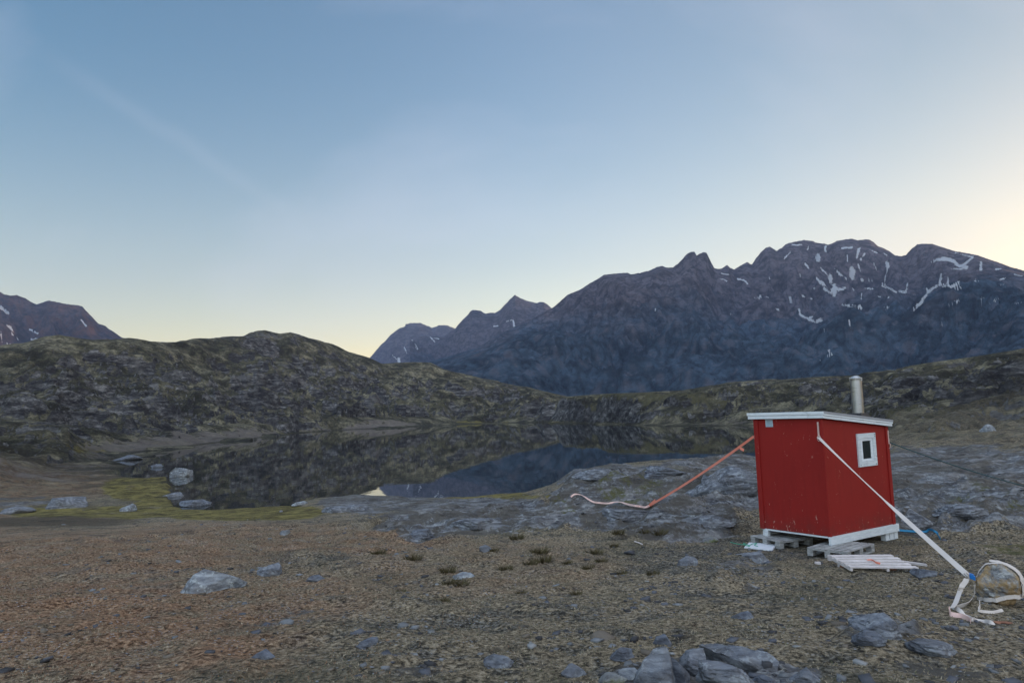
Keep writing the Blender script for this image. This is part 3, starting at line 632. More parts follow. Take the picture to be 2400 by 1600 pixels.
def interp_px(rows, px): return np.interp(px, [r[0] for r in rows], [r[1] for r in rows])
def mountain(name, skyline, mids, px0, px1, na, nr, mat, snow, amp, lam0, seed, cut=True, back=.25, crest_r=None):
    """skyline (px, py); crest_r (px, r); mids list of [(px, r, py)...] from near to far; ranged ridge with slopes and a back side"""
    pxs = np.linspace(px0, px1, na) if px1 < 3000 else np.concatenate([np.linspace(px0, 2480, int(na * .8)), np.geomspace(2484, px1, na - int(na * .8))])
    prof = []
    for rows in mids:
        p_ = [r[0] for r in rows]; rr = np.interp(pxs, p_, [r[1] for r in rows]); yy = np.interp(pxs, p_, [r[2] for r in rows]); prof.append((rr, yy))
    sk = np.interp(pxs, [s[0] for s in skyline], [s[1] for s in skyline]) + 1.3 * fbm(pxs * .09, pxs * 0, seed, 4, True)
    cr = interp_px(crest_r, pxs); prof.append((cr, sk))
    nl = len(prof); Rm = np.empty((nl + 1, na)); Zm = np.empty((nl + 1, na)); AZ = np.empty(na)
    for j, px in enumerate(pxs):
        d = ray(px, sk[j]); AZ[j] = math.atan2(d[0], d[1])
        for i, (rr, yy) in enumerate(prof):
            d = ray(px, yy[j]); Rm[i, j] = rr[j]; Zm[i, j] = CH + rr[j] * d[2] / math.hypot(d[0], d[1])
        Rm[nl, j] = cr[j] * (1 + back); Zm[nl, j] = Zm[nl - 1, j] * .25 - 100
    Zm[0] = np.minimum(Zm[0], -30) if cut else Zm[0]
    T = np.linspace(0, 1, nr); front = .86
    X = np.empty((nr, na)); Y = np.empty((nr, na)); Z = np.empty((nr, na)); RR = np.empty((nr, na))
    nf = int(nr * front)
    for j in range(na):
        rr = np.concatenate([np.linspace(Rm[0, j], Rm[nl - 1, j], nf), np.linspace(Rm[nl - 1, j], Rm[nl, j], nr - nf + 1)[1:]])
        RR[:, j] = rr; Z[:, j] = pchip(Rm[:, j], Zm[:, j], rr)
    X = RR * np.sin(AZ)[None]; Y = RR * np.cos(AZ)[None]
    cz = Zm[nl - 1][None]; fade = np.minimum(1, np.abs(RR - cr[None]) / (lam0 * .9)) ** .8
    H = np.zeros_like(Z); lam = lam0; a = amp; k = 0
    wX = X + lam0 * .35 * fbm(X / lam0, Y / lam0, seed + 50, 3); wY = Y + lam0 * .35 * fbm(X / lam0 + 5, Y / lam0, seed + 51, 3)
    while lam > RR.min() * .0028:
        n = perlin(wX / lam, wY / lam, seed + k); H += a * (.55 - 2.0 * np.abs(n)) * (1.0 if k < 4 else .9); lam *= .56; a *= .58; k += 1
    Z1 = Z + H * fade * sstep(-40, 120, Z + 40)
    # high ground in front of the crest may not rise past it: relief is squeezed smoothly into the room there is
    slope_c = (cz - CH) / cr[None]; room = np.maximum(0, slope_c * RR - (Z - CH)) * .75 + .5
    D = Z1 - Z; front_side = RR < cr[None]
    D = np.where(front_side & (D > 0), room * np.tanh(D / room), D); Z1 = Z + D
    ii = np.arange(nr * na).reshape(nr, na)
    co = np.stack([X, Y, Z1], -1).reshape(-1, 3)
    F = np.stack([ii[:-1, :-1], ii[1:, :-1], ii[1:, 1:], ii[:-1, 1:]], -1).reshape(-1, 4)[:, ::-1]
    o = fast_mesh(name, co, F, 4, mat)
    PX, PY = proj(X, Y, Z1); jx = 4.5 * fbm(X / 70, Y / 70, seed + 80, 5); jy = 4.0 * fbm(X / 60 + 7, Z1 / 40, seed + 81, 5)
    s = snow_mask(PX + jx, PY + jy, snow); s[RR > cr[None] + 5] = -.6
    attr(o, 'snow', s.ravel()); attr(o, 'alt', np.clip((Z1 - 0) / (cz.max() * .95), 0, 1).ravel())
    meta(o, kind='structure'); return o

MM = mat_mountain('massif_rock', (.066, .106, .158), (.132, .126, .152))
MF = mat_mountain('far_ridge_rock', (.050, .075, .115), (.10, .10, .125))
ML = mat_mountain('left_ridge_rock', (.042, .048, .072), (.085, .07, .078), (.16, .085, .062))
main_sky = [(850,900),(930,872),(1000,850),(1060,832),(1121,813),(1200,775),(1250,748),(1297,721),(1315,706),(1330,692),(1345,686),(1360,680),(1380,667),(1400,656),(1415,646),(1440,643),(1470,641),(1480,645),(1500,642),(1520,634),(1540,625),(1552,622),(1562,626),(1577,627),(1590,619),(1600,609),(1609,598),(1619,592),(1627,591),(1633,600),(1641,596),(1648,592),(1656,593),(1662,606),(1668,618),(1674,629),(1683,631),(1692,630),(1704,621),(1712,627),(1720,631),(1735,622),(1752,615),(1762,620),(1772,605),(1784,592),(1795,582),(1804,579),(1812,584),(1820,590),(1830,582),(1842,571),(1862,566),(1885,562),(1905,564),(1915,569),(1930,571),(1940,576),(1950,573),(1962,567),(1980,564),(1997,562),(2010,566),(2034,564),(2046,569),(2058,580),(2072,585),(2085,592),(2098,602),(2112,604),(2124,601),(2134,589),(2150,576),(2165,574),(2185,575),(2210,583),(2240,593),(2265,597),(2290,602),(2320,613),(2345,622),(2370,632),(2400,641),(2450,650),(2550,660),(2700,640),(2900,600),(3300,500),(4000,380),(5000,200),(6500,100)]  # skyline right of the frame is unseen, raised to block the low sun
mountain('mountain', main_sky,
    [[(850,1300,960),(1300,1200,965),(1600,1150,965),(2000,1100,960),(2400,1000,950),(6500,1000,980)],
     [(850,1700,915),(1100,1750,895),(1300,1700,890),(1500,1700,888),(1700,1700,898),(1900,1700,890),(2150,1600,860),(2400,1500,815),(6500,1500,880)],
     [(850,2100,900),(1100,2200,860),(1300,2150,835),(1450,2200,800),(1600,2300,800),(1720,2700,860),(1850,2600,835),(2050,2400,790),(2250,2200,745),(2400,2100,715),(2700,2100,740),(6500,2100,600)],
     [(850,2400,890),(1100,2600,835),(1300,2700,775),(1450,2800,722),(1600,2950,710),(1720,3300,765),(1900,3400,730),(2050,3400,715),(2150,3300,728),(2300,3000,700),(2400,2800,678),(2700,2700,715),(6500,2600,400)]],
    850, 6500, 1750, 520, MM, SNOW3, 150, 620, 700,
    crest_r=[(850,2700),(1121,2950),(1297,3150),(1500,3400),(1640,3600),(1900,4200),(2100,4400),(2400,3800),(2700,3400),(6500,3200)])
mountain('mountain', [(1040,790),(1068,770),(1078,757),(1085,750),(1097,738),(1103,730),(1108,727),(1125,728),(1138,736),(1150,733),(1160,734),(1172,727),(1182,716),(1192,706),(1200,698),(1207,692),(1220,700),(1235,706),(1245,708),(1258,711),(1266,708),(1275,709),(1285,716),(1292,722),(1320,735),(1420,760),(1600,800)],
    [[(1040,3200,950),(1600,3200,950)], [(1040,4700,860),(1200,4700,830),(1600,4700,860)]],
    960, 1600, 520, 300, MF, SNOW2, 130, 900, 820, crest_r=[(1000,5900),(1600,5900)])
mountain('mountain', [(700,930),(800,890),(840,862),(863,841),(872,832),(880,822),(893,808),(905,797),(914,786),(925,777),(936,769),(950,765),(950,760),(965,757),(985,756),(1000,763),(1012,768),(1022,765),(1030,762),(1045,763),(1058,766),(1068,770),(1100,785),(1300,850)],
    [[(700,4500,960),(1300,4500,960)], [(700,7000,900),(960,7000,850),(1300,7000,880)]],
    700, 1300, 480, 260, MF, SNOW2, 170, 1200, 940, crest_r=[(700,8000),(1300,8000)])
mountain('mountain', [(-900,560),(-600,600),(-300,645),(-100,672),(0,688),(10,694),(25,697),(38,695),(60,703),(72,711),(85,717),(98,713),(112,708),(125,710),(140,713),(160,717),(178,718),(192,721),(203,733),(215,745),(230,761),(245,766),(255,774),(270,783),(285,794),(300,797),(340,802),(420,806),(520,830)],
    [[(-900,2600,1010),(520,2600,1010)], [(-900,4000,900),(0,4000,860),(300,4000,880),(520,4000,900)]],
    -900, 520, 700, 320, ML, SNOW1, 150, 800, 1060, crest_r=[(-900,5600),(520,5600)])

# ------------------------------------------------------------------ rocks
def ico(sub):
    import bmesh
    bm = bmesh.new(); bmesh.ops.create_icosphere(bm, subdivisions=sub, radius=1.0)
    v = np.array([x.co[:] for x in bm.verts]); f = np.array([[q.index for q in p.verts] for p in bm.faces]); bm.free(); return v, f
ICO = {k: ico(k) for k in (1, 2, 3, 4, 5, 6)}
def rock_verts(sub, seed, cuts=12, rough=.06, strata=0.0):
    rng = np.random.default_rng(seed); v = ICO[sub][0].copy()
    for _ in range(cuts):
        n = rng.normal(size=3); n[2] = abs(n[2]) * .8; n /= np.linalg.norm(n); d = rng.uniform(.38, .82)
        s = v @ n - d; v -= np.outer(np.maximum(s, 0) * .985, n)
    for k, (fq, am) in enumerate(((1.3, 1.0), (3.1, .55), (7.3, .3), (16, .14))):
        q = v * fq + seed * 1.7
        n1 = perlin(q[:, 0] + q[:, 2] * .7, q[:, 1] - q[:, 2] * .6, seed + k) ; v = v * (1 + rough * am * n1 * 2)[:, None]
    if strata:
        tz = v[:, 2] * strata * .75 + v[:, 0] * (.5 + (seed % 3) * .35) + .55 * perlin(v[:, 0] * 1.6, v[:, 1] * 1.6, seed + 9) + .18 * perlin(v[:, 0] * 5, v[:, 1] * 5, seed + 8)
        saw = tz - np.floor(tz); ins = 1 - .11 * (1 - sstep(0, .22, saw)) * (1 + 1.2 * perlin(v[:, 0] * 3, v[:, 1] * 3 + 5, seed + 3)) ; v[:, :2] *= ins[:, None]
    return v
def rock(px, py, wpx, hpx, label, mat='rock', seed=1, name='rock', yaw=0.0, tilt=0.0, dep=None, sub=5, cuts=12, rough=.05, strata=0, sink=.3, cat='rock', base=None, group=None):
    """rock whose foot sits at px,py on the ground, wpx wide and hpx tall in photo pixels"""
    g = base if base is not None else hit(px, py); D = depth(g); w = wpx * D / F_; h = hpx * D / F_
    dp = w * (dep or .75)
    v = rock_verts(sub, seed, cuts, rough, strata)
    v = (v - [0, 0, v[:, 2].min()]); v[:, 2] /= v[:, 2].max(); v[:, 0] /= (v[:, 0].max() - v[:, 0].min()); v[:, 1] /= (v[:, 1].max() - v[:, 1].min())
    H_ = h / (1 - sink); v = v * [w, dp, H_]
    if tilt: v = v @ np.array(Matrix.Rotation(tilt, 3, 'Y'))
    az = math.atan2(g[0], g[1]); ca, sa = math.cos(-az + yaw), math.sin(-az + yaw)
    v = v @ np.array([[ca, sa, 0], [-sa, ca, 0], [0, 0, 1]])
    dirn = np.array([g[0], g[1], 0]) / math.hypot(g[0], g[1]); c = g + dirn * dp * .35; c[2] = g[2] - H_ * sink
    o = fast_mesh(name, v, ICO[sub][1], 3, MAT[mat]); o.location = c
    meta(o, label, cat, group); return o

# foreground outcrop, bottom of the picture
rock(1537, 1604, 112, 78, 'broad rounded grey rock with a brownish face, left of the narrow leaning slab', 'rock', 11, dep=.9, cuts=9, rough=.05, yaw=.2)
rock(1462, 1545, 62, 24, 'dark flat slab on the upper left of the foreground outcrop', 'rockdark', 12, dep=.7, strata=3)
rock(1594, 1604, 62, 70, 'narrow grey slab leaning right beside the broad rounded rock in the foreground', 'rockdark', 13, dep=1.6, yaw=.5, tilt=.25, rough=.05)
rock(1632, 1582, 75, 48, 'cracked grey rock slab between the leaning slab and the long wedge slab', 'rock', 14, dep=1.1, strata=5)
def slab_rock(outline, ztops, under, thick, label, mat, seed):
    import bmesh
    g = hit(*outline[0][:2]); pts = []
    for (px, py), zt in zip(outline, ztops): pts.append(at_z(px, py, hit(px, py)[2] * 0 + g[2] + zt))
    pts = np.array(pts); c = pts.mean(0); vdir = np.array([c[0], c[1], 0]); vdir /= np.linalg.norm(vdir)
    low = pts + vdir * under - [0, 0, thick]; low = c + (low - c) * [.9, .9, 1]
    bm = bmesh.new(); V = [bm.verts.new(p - c) for p in np.vstack([pts, low])]; n = len(pts)
    bmesh.ops.convex_hull(bm, input=V); bmesh.ops.triangulate(bm, faces=bm.faces); bmesh.ops.subdivide_edges(bm, edges=bm.edges, cuts=11, use_grid_fill=True)
    bm.verts.ensure_lookup_table(); v = np.array([q.co[:] for q in bm.verts])
    v += np.stack([.018 * fbm(v[:, 1] * 9 + 3, v[:, 2] * 9 + k * 7 + v[:, 0] * 6, seed + k, 5) for k in range(3)], -1)
    v[:, 2] += .012 * fbm(v[:, 0] * 22, v[:, 1] * 22, seed + 7, 4, True)
    for q, p in zip(bm.verts, v): q.co = p
    bmesh.ops.recalc_face_normals(bm, faces=bm.faces)
    me = bpy.data.meshes.new('rock'); bm.to_mesh(me); bm.free(); me.materials.append(MAT[mat]); me.polygons.foreach_set('use_smooth', [True] * len(me.polygons))
    o = bpy.data.objects.new('rock', me); COL.objects.link(o); o.location = c; e = o.modifiers.new('edge', 'EDGE_SPLIT'); e.split_angle = math.radians(38); meta(o, label, 'rock')
q_ = lambda L: [(1400 + x * .2551, 1440 + y * .2551) for x, y in L]
slab_rock(q_([(925, 290), (1080, 268), (1300, 300), (1560, 350), (1665, 445), (1655, 535), (1560, 545), (1350, 430), (1150, 370)]), [.17, .19, .19, .17, .13, .10, .09, .14, .16], .16, .20, 'long wedge-shaped grey slab with a dark overhanging side in the foreground outcrop', 'rock', 15)
rock(1700, 1604, 150, 44, 'low striped bedrock rib in front of the long wedge slab at the bottom edge', 'rock', 16, dep=.6, strata=5, yaw=-.3)
rock(1555, 1512, 45, 18, 'small dark block on top of the foreground outcrop', 'rockdark', 17)
rock(1478, 1592, 48, 22, 'small pale blue-grey stone left of the broad rounded foreground rock', 'rockpale', 18)
rock(1430, 1602, 70, 20, 'pale flat mossy stone at the left foot of the foreground outcrop', 'rockmoss', 19)
rock(1890, 1606, 85, 34, 'pale grey stone right of the dark hollow at the bottom edge', 'rock', 20, strata=3)
rock(1345, 1585, 62, 26, 'rounded blue-grey stone alone left of the foreground outcrop', 'rock', 21)
rock(1170, 1566, 75, 24, 'flat oval blue-grey stone in the foreground near the bottom centre', 'rock', 22, strata=2)
rock(2065, 1492, 118, 46, 'layered grey outcrop with dark bands half sunk in the heath, below the loose pallet', 'rock', 23, dep=.8, strata=6, rough=.05)
rock(2035, 1512, 80, 30, 'broken dark knob in front of the layered banded outcrop', 'rockdark', 24, strata=4)
rock(2190, 1535, 110, 26, 'low bluish rock showing through heath right of the layered outcrop', 'rock', 25, strata=3)
rock(1800, 1608, 60, 22, 'dark broken stone under the right end of the long wedge slab', 'rockdark', 26, strata=4)
rock(1700, 1158, 190, 62, 'smooth rounded bedrock hump with slanting joints directly left of the hut', 'rock', 71, dep=.5, strata=4, rough=.04, cuts=4, sink=.35, yaw=-.15, tilt=.10)
rock(1545, 1118, 120, 26, 'low ledge of broken grey rock on top of the mound by the lake', 'rockdark', 72, dep=.6, strata=5, yaw=.2)
rock(1405, 1122, 110, 24, 'low striped ledge at the lake end of the rocky mound', 'rock', 73, dep=.6, strata=5)
rock(1480, 1218, 150, 26, 'long low slab at the foot of the mound, below the orange strap tail', 'rock', 74, dep=.5, strata=4, yaw=.15)
rock(1655, 1235, 130, 24, 'flat striped slab at the foot of the mound, left of the hut', 'rock', 75, dep=.5, strata=5, yaw=-.2)
rock(800, 1200, 110, 13, 'pale low bedrock knob on the near shore right of the yellow moss bank', 'rock', 76, dep=.5, strata=4)
rock(1120, 1238, 170, 20, 'low pale striped slab in the middle of the pale rock patch', 'rock', 77, dep=.5, strata=4)
rock(2260, 1212, 150, 30, 'low striped slab on the rocky slope right of the blue strap', 'rock', 78, dep=.5, strata=5, yaw=.1)
# heath stones
rock(482, 1390, 158, 50, 'large pale wedge-shaped boulder with a dark notch lying alone on the brown heath', 'rockpale', 31, dep=.6, cuts=18, rough=.04, yaw=.25)
rock(637, 1347, 58, 24, 'small blue-grey angular rock right of and behind the large pale wedge boulder', 'rock', 32, cuts=16)
rock(742, 1362, 50, 14, 'low dark stone right of the small angular rock on the heath', 'rockdark', 33)
rock(1768, 1316, 78, 22, 'flat pointed blue-grey stone in front of the white board', 'rock', 34, yaw=-.2)
rock(1610, 1325, 50, 20, 'rough grey stone left of the flat pointed stone, in front of the mound', 'rock', 35)
rock(1085, 1355, 52, 12, 'small pale stone among grass tufts in the middle of the heath', 'rockpale', 36)
rock(1138, 1292, 30, 14, 'little bluish stone at the foot of the pale rock patch', 'rock', 37)
rock(672, 1252, 26, 10, 'tiny pale stone on the heath behind the wedge boulder', 'rockpale', 38)
rock(985, 1262, 70, 20, 'low dark ledge stone sticking out of the pale rock patch', 'rockdark', 39, strata=3)
rock(615, 1545, 60, 16, 'dark blue flat stone in the reddish foreground heath', 'rockdark', 40)
rock(870, 1512, 50, 14, 'small dark bluish stone in the lower left-centre foreground', 'rockdark', 41)
rock(2165, 1352, 60, 16, 'dark low stone between the loose pallet and the lashed boulder', 'rockdark', 42)
rock(1660, 1270, 40, 12, 'small grey stone left of the white board, at the edge of the mound', 'rockmoss', 43)
rock(1745, 1450, 60, 14, 'small flat purple-grey stone in the heath above the long wedge slab', 'rockdark', 44)
rock(2140, 1232, 80, 38, 'grey boulder standing behind the right end of the red hut', 'rock', 45, dep=.7, strata=4, yaw=.2)
rock(2318, 1011, 36, 17, 'pale rounded boulder alone on the right hillside', 'rockpale', 46, sub=4)
rock(1674, 1136, 17, 30, 'pointed grey stone standing upright under the orange strap', 'rock', 47, cuts=16, sink=.1)
rock(1652, 1134, 24, 22, 'dark stone wedged beside the pointed upright stone on the mound', 'rockdark', 48)
# lake shore stones
rock(427, 1114, 52, 22, 'square pale boulder standing in the lake shallows', 'rockpale', 51, sub=4, base=at_z(427, 1116, .0), cuts=14)
rock(152, 1190, 92, 24, 'wide pale blue boulder on the left shore flat', 'rock', 52, sub=4, cuts=14)
rock(302, 1198, 38, 17, 'small pale boulder right of the wide pale shore boulder', 'rockpale', 53, sub=4)
rock(412, 1162, 46, 8, 'low grey stone at the water edge below the square boulder', 'rock', 54, sub=4, base=at_z(412, 1162, .02))
rock(458, 1186, 72, 13, 'flat dark slab at the water edge beside the yellow moss', 'rockdark', 55, sub=4, base=at_z(458, 1186, .0))
rock(705, 1184, 42, 9, 'thin pale slab at the end of the yellow moss bank', 'rockpale', 56, sub=4)
rock(300, 1077, 65, 12, 'dark flat slab in the inlet at the left end of the lake', 'rockdark', 57, sub=4, base=at_z(300, 1078, .0))
rock(30, 1204, 80, 14, 'low grey slab at the left edge of the shore flat', 'rock', 58, sub=4)
rock(390, 1092 - 2, 30, 8, 'small low stone beside the square boulder in the shallows', 'rockdark', 59, sub=4, base=at_z(372, 1095, .0))

# ------------------------------------------------------------------ hut
hut = empty('hut', HC)
meta(hut, 'small red wooden hut with white trim, flue pipe and white-framed window standing on pallets', 'hut')
SB = .145                                       # sill height
W0 = ZS + SB                                    # foot of the red walls
TH = 2.215 - SB                                 # wall height at the front corner
TF = 2.0 - SB                                  # wall height at the far side (roof falls away)
def hp(l, r, z): return HC + DL * l + DR * r + UP * z
slope = (TF - TH) / LB
def wallmesh():
    m = MB()
    def top(r): return SB + TH + slope * r
    o = .0
    P = [hp(0, 0, SB), hp(LA, 0, SB), hp(LA, LB, SB), hp(0, LB, SB), hp(0, 0, top(0)), hp(LA, 0, top(0)), hp(LA, LB, top(LB)), hp(0, LB, top(LB))]
    m.add(P, [(0, 1, 2, 3), (4, 7, 6, 5), (0, 4, 5, 1), (0, 3, 7, 4), (1, 5, 6, 2), (3, 2, 6, 7)])
    return m
walls = wallmesh().build('wall', MAT['red'], hut)
# shift object coords so that z=0 is the foot of the wall
def corner(l, r, wl, wr, name='corner_board'):
    m = MB(); h0, h1 = SB + .0, SB + TH + slope * r - .004
    return m, h0, h1
def board(l0, l1, r0, r1, z0, z1, name, mat, bevel=.003, dz=0.0):
    m = MB()
    A_ = hp(l0, r0, z0); m.box(A_, DL * (l1 - l0), DR * (r1 - r0), UP * (z1 - z0))
    if dz:
        m.v = [(x, y, z + (dz if z > A_[2] + .01 and ((np.array([x, y, 0]) - [A_[0], A_[1], 0]) @ DR) > .01 else 0)) for x, y, z in m.v]
    return m.build(name, mat, hut, bevel=bevel)
top0, topB = SB + TH, SB + TF
# overlapping corner posts at the left end and the right end, thin cover strip at the front corner
board(LA - .085, LA + .016, -.022, .05, SB - .01, top0 - .005, 'corner_board', MAT['red'])
board(-.020, .05, LB - .075, LB + .016, SB - .01, topB - .008, 'corner_board', MAT['red'])
board(-.010, .045, -.010, .045, SB - .008, top0 - .01, 'corner_board', MAT['red'], .006)
# sill beams
board(-.028, .02, -.030, LB + .10, 0, SB - .004, 'sill_beam', MAT['white'])
board(LA - .05, LA + .0, .03, LB, 0.0, SB - .006, 'sill_beam', MAT['white'])
board(.024, LA - .06, .0, .045, SB - .035, SB - .006, 'sill_beam', MAT['white'])
board(LA - .14, LA - .07, -.012, .07, 0.0, SB - .01, 'support_post', MAT['white'])
# roof: deck + two-step fascia + grey edge
def slab(l0, l1, r0, r1, h0, h1, name, mat, par, bevel=.003):
    m = MB()
    q = [(l0, r0), (l1, r0), (l1, r1), (l0, r1)]
    vs = [hp(l, r, top0 + slope * r + h0) for l, r in q] + [hp(l, r, top0 + slope * r + h1) for l, r in q]
    m.add(vs, [(0, 3, 2, 1), (4, 5, 6, 7), (0, 1, 5, 4), (1, 2, 6, 5), (2, 3, 7, 6), (3, 0, 4, 7)])
    return m.build(name, mat, par, bevel=bevel)
OH = .075
roof = slab(-OH + .02, LA + OH - .02, -OH + .02, LB + OH - .02, .004, .108, 'roof', MAT['felt'], hut)
def fas(l0, l1, r0, r1, h0, h1, mat='fascia'): return slab(l0, l1, r0, r1, h0, h1, 'fascia_board', MAT[mat], roof)
fas(-OH, LA + OH + .02, -OH, -OH + .02, .000, .062); fas(-OH - .012, LA + OH + .032, -OH - .012, -OH + .02, .064, .118)
fas(-OH, -OH + .02, -OH + .021, LB + OH, .000, .050); fas(-OH - .012, -OH + .02, -OH + .021, LB + OH + .01, .052, .082)
fas(LA + OH, LA + OH + .02, -OH + .021, LB + OH, .000, .10); fas(-OH + .021, LA + OH - .001, LB + OH - .02, LB + OH, .000, .10)
slab(-OH - .018, -OH + .021, -OH + .022, LB + OH + .015, .084, .124, 'edge_flashing', MAT['felt'], roof)
slab(-OH + .022, LA + OH, -OH + .022, LB + OH, .1095, .120, 'roof_felt', MAT['flash'], roof)
# window on the right face
def face_pt(px, py):     # point on the right face (plane l=0)
    d = ray(px, py); c = np.array([0, 0, CH]); n = DL; t = ((HC - c) @ n) / (d @ n); p = c + d * t - HC
    return float(p @ DR), float(p @ UP)
wc = [face_pt(1650 + x * .319, 850 + y * .319) for x, y in ((1112, 520), (1248, 514), (1266, 750), (1136, 766))]
r0, r1 = (wc[0][0] + wc[3][0]) / 2, (wc[1][0] + wc[2][0]) / 2; z0, z1 = (wc[2][1] + wc[3][1]) / 2, (wc[0][1] + wc[1][1]) / 2
fw = (r1 - r0) * .16
def ring(ro0, ro1, zo0, zo1, w, l0, l1, name, mat, par, wv=None):
    wv = wv or w; m = MB()
    m.box(hp(l0, ro0, zo0), DL * (l1 - l0), DR * (ro1 - ro0), UP * wv); m.box(hp(l0, ro0, zo1 - wv), DL * (l1 - l0), DR * (ro1 - ro0), UP * wv)
    m.box(hp(l0, ro0, zo0 + wv + .001), DL * (l1 - l0), DR * w, UP * (zo1 - zo0 - 2 * wv - .002)); m.box(hp(l0, ro1 - w, zo0 + wv + .001), DL * (l1 - l0), DR * w, UP * (zo1 - zo0 - 2 * wv - .002))
    return m.build(name, mat, par, bevel=.003)
win = ring(r0, r1, z0, z1, fw, -.030, .01, 'window', MAT['white'], hut, wv=(z1 - z0) * .155)
ring(r0 + fw + .002, r1 - fw - .002, z0 + (z1 - z0) * .155 + .002, z1 - (z1 - z0) * .155 - .002, (r1 - r0) * .11, -.018, .012, 'frame', MAT['fascia'], win, wv=(z1 - z0) * .07)
m = MB(); m.box(hp(-.006, r0 + fw * 1.5, z0 + (z1 - z0) * .2), DL * .004, DR * (r1 - r0 - 3 * fw), UP * (z1 - z0) * .6); m.build('pane', MAT['glass'], win)
for rr, zz in ((r1 - .03, z1 - .03), (r1 - .03, z1 - .065), (r0 + .04, z0 + .035), (r1 - .05, z0 + .03)):
    m = MB(); m.lathe(hp(-.031, rr, zz), [(.009, 0), (.009, .004), (.0, .004)], 10, -DL); m.build('screw', MAT['flash'], win)
# vent on the left face (plane r=0)
def lface(px, py):
    d = ray(px, py); c = np.array([0, 0, CH]); n = DR; t = ((HC - c) @ n) / (d @ n); p = c + d * t - HC
    return float(p @ DL), float(p @ UP)
l1_, zt = lface(1650 + 453 * .319, 850 + 418 * .319); l0_, zb = lface(1650 + 508 * .319, 850 + 470 * .319)
m = MB(); wv = (l1_ - l0_); hv = zt - zb
for b in ((l0_, zb, wv, .018), (l0_, zt - .018, wv, .018), (l0_, zb + .019, .018, hv - .038), (l1_ - .018, zb + .019, .018, hv - .038)):
    m.box(hp(b[0], -.014, b[1]), DL * b[2], DR * .02, UP * b[3])
vent = m.build('vent', MAT['vent'], hut, bevel=.002)
m = MB()
for k in range(7): m.box(hp(l0_ + .019, -.011, zb + .022 + k * (hv - .044) / 7), DL * (wv - .038), DR * .012 + UP * .006, UP * .008)
m.build('louvre', MAT['vent'], vent)
# chimney
def roofpt(px, py):
    d = ray(px, py); c = np.array([0, 0, CH]); return d, c
fx, fy = 2014, 965
# place it near the far side of the roof
best = None
for r in np.linspace(.3, 1.8, 60):
    for l in np.linspace(.2, 1.3, 40):
        p = hp(l, r, top0 + slope * r + .12); x, y = proj(p[0], p[1], p[2]); e = abs(x - 2013) + .4 * abs(y - 968) 
        e += 3 * abs(l - .62)
        if best is None or e < best[0]: best = (e, l, r)
_, cl_, cr_ = best; cb = hp(cl_, cr_, top0 + slope * cr_ + .12)
pxm = F_ / depth(cb); crad = 12.8 / pxm; chh = 100 / pxm
m = MB(); m.lathe(cb - UP * .03, [(crad, 0), (crad, chh * .40), (crad * 1.03, chh * .405), (crad * 1.03, chh * .42), (crad, chh * .425), (crad, chh * .445), (crad * 1.03, chh * .45), (crad * 1.03, chh * .465), (crad, chh * .47), (crad, chh * .93)], 40)
fl = m.build('flue_pipe', MAT['steel'], hut, smooth=True)
e = fl.modifiers.new('edge', 'EDGE_SPLIT'); e.split_angle = math.radians(18)
m = MB(); m.lathe(cb + UP * (chh * .93 - .03), [(crad * 1.07, 0), (crad * 1.10, .02), (crad * 1.10, .035), (crad * .9, .045), (crad * .55, .075), (crad * .3, .08), (0, .08)], 32)
for k in range(6):
    q = k * math.pi / 3; m.box(cb + UP * (chh * .93 - .045) + np.array([math.cos(q) * crad * 1.1, math.sin(q) * crad * 1.1, 0]) - [.008, .008, 0], (.016, 0, 0), (0, .016, 0), (0, 0, .06))
m.build('cap', MAT['steel'], fl)
m = MB(); rb = crad * 1.75; up_ = UP
b0 = [cb + DL * a + DR * b - UP * .012 + UP * slope * b for a, b in ((-rb, -rb), (rb, -rb), (rb, rb), (-rb, rb))]
t0 = [cb + DL * a * .62 + DR * b * .62 + UP * .10 for a, b in ((-rb, -rb), (rb, -rb), (rb, rb), (-rb, rb))]
m.add(b0 + t0, [(0, 3, 2, 1), (4, 5, 6, 7), (0, 1, 5, 4), (1, 2, 6, 5), (2, 3, 7, 6), (3, 0, 4, 7)])
m.build('flashing', MAT['flash'], hut, bevel=.004)
# strap brackets on the corners
def bracket(l, r, z, out):
    m = MB(); p = hp(l, r, z); m.box(p - UP * .26 - DL * .012, DL * .03, out * .012, UP * .26)
    pts = [p - UP * .26 + out * .01 + DL * (.03 * math.cos(a)) + UP * (.055 * math.sin(a) - .03) for a in np.linspace(0, 2 * math.pi, 15)]
    m.tube(pts, .006, 6); m.lathe(p - UP * .03 + out * .012, [(.016, 0), (.014, .012), (0, .014)], 10, out); return m.build('bracket', MAT['bracket'], hut)
bracket(.075, -.002, top0 - .06, -DR); bracket(LA + .018, .03, top0 - .05, DL * .6 - DR * .8); bracket(-.02, LB - .02, topB - .08, -DL * .5 + DR * .8)

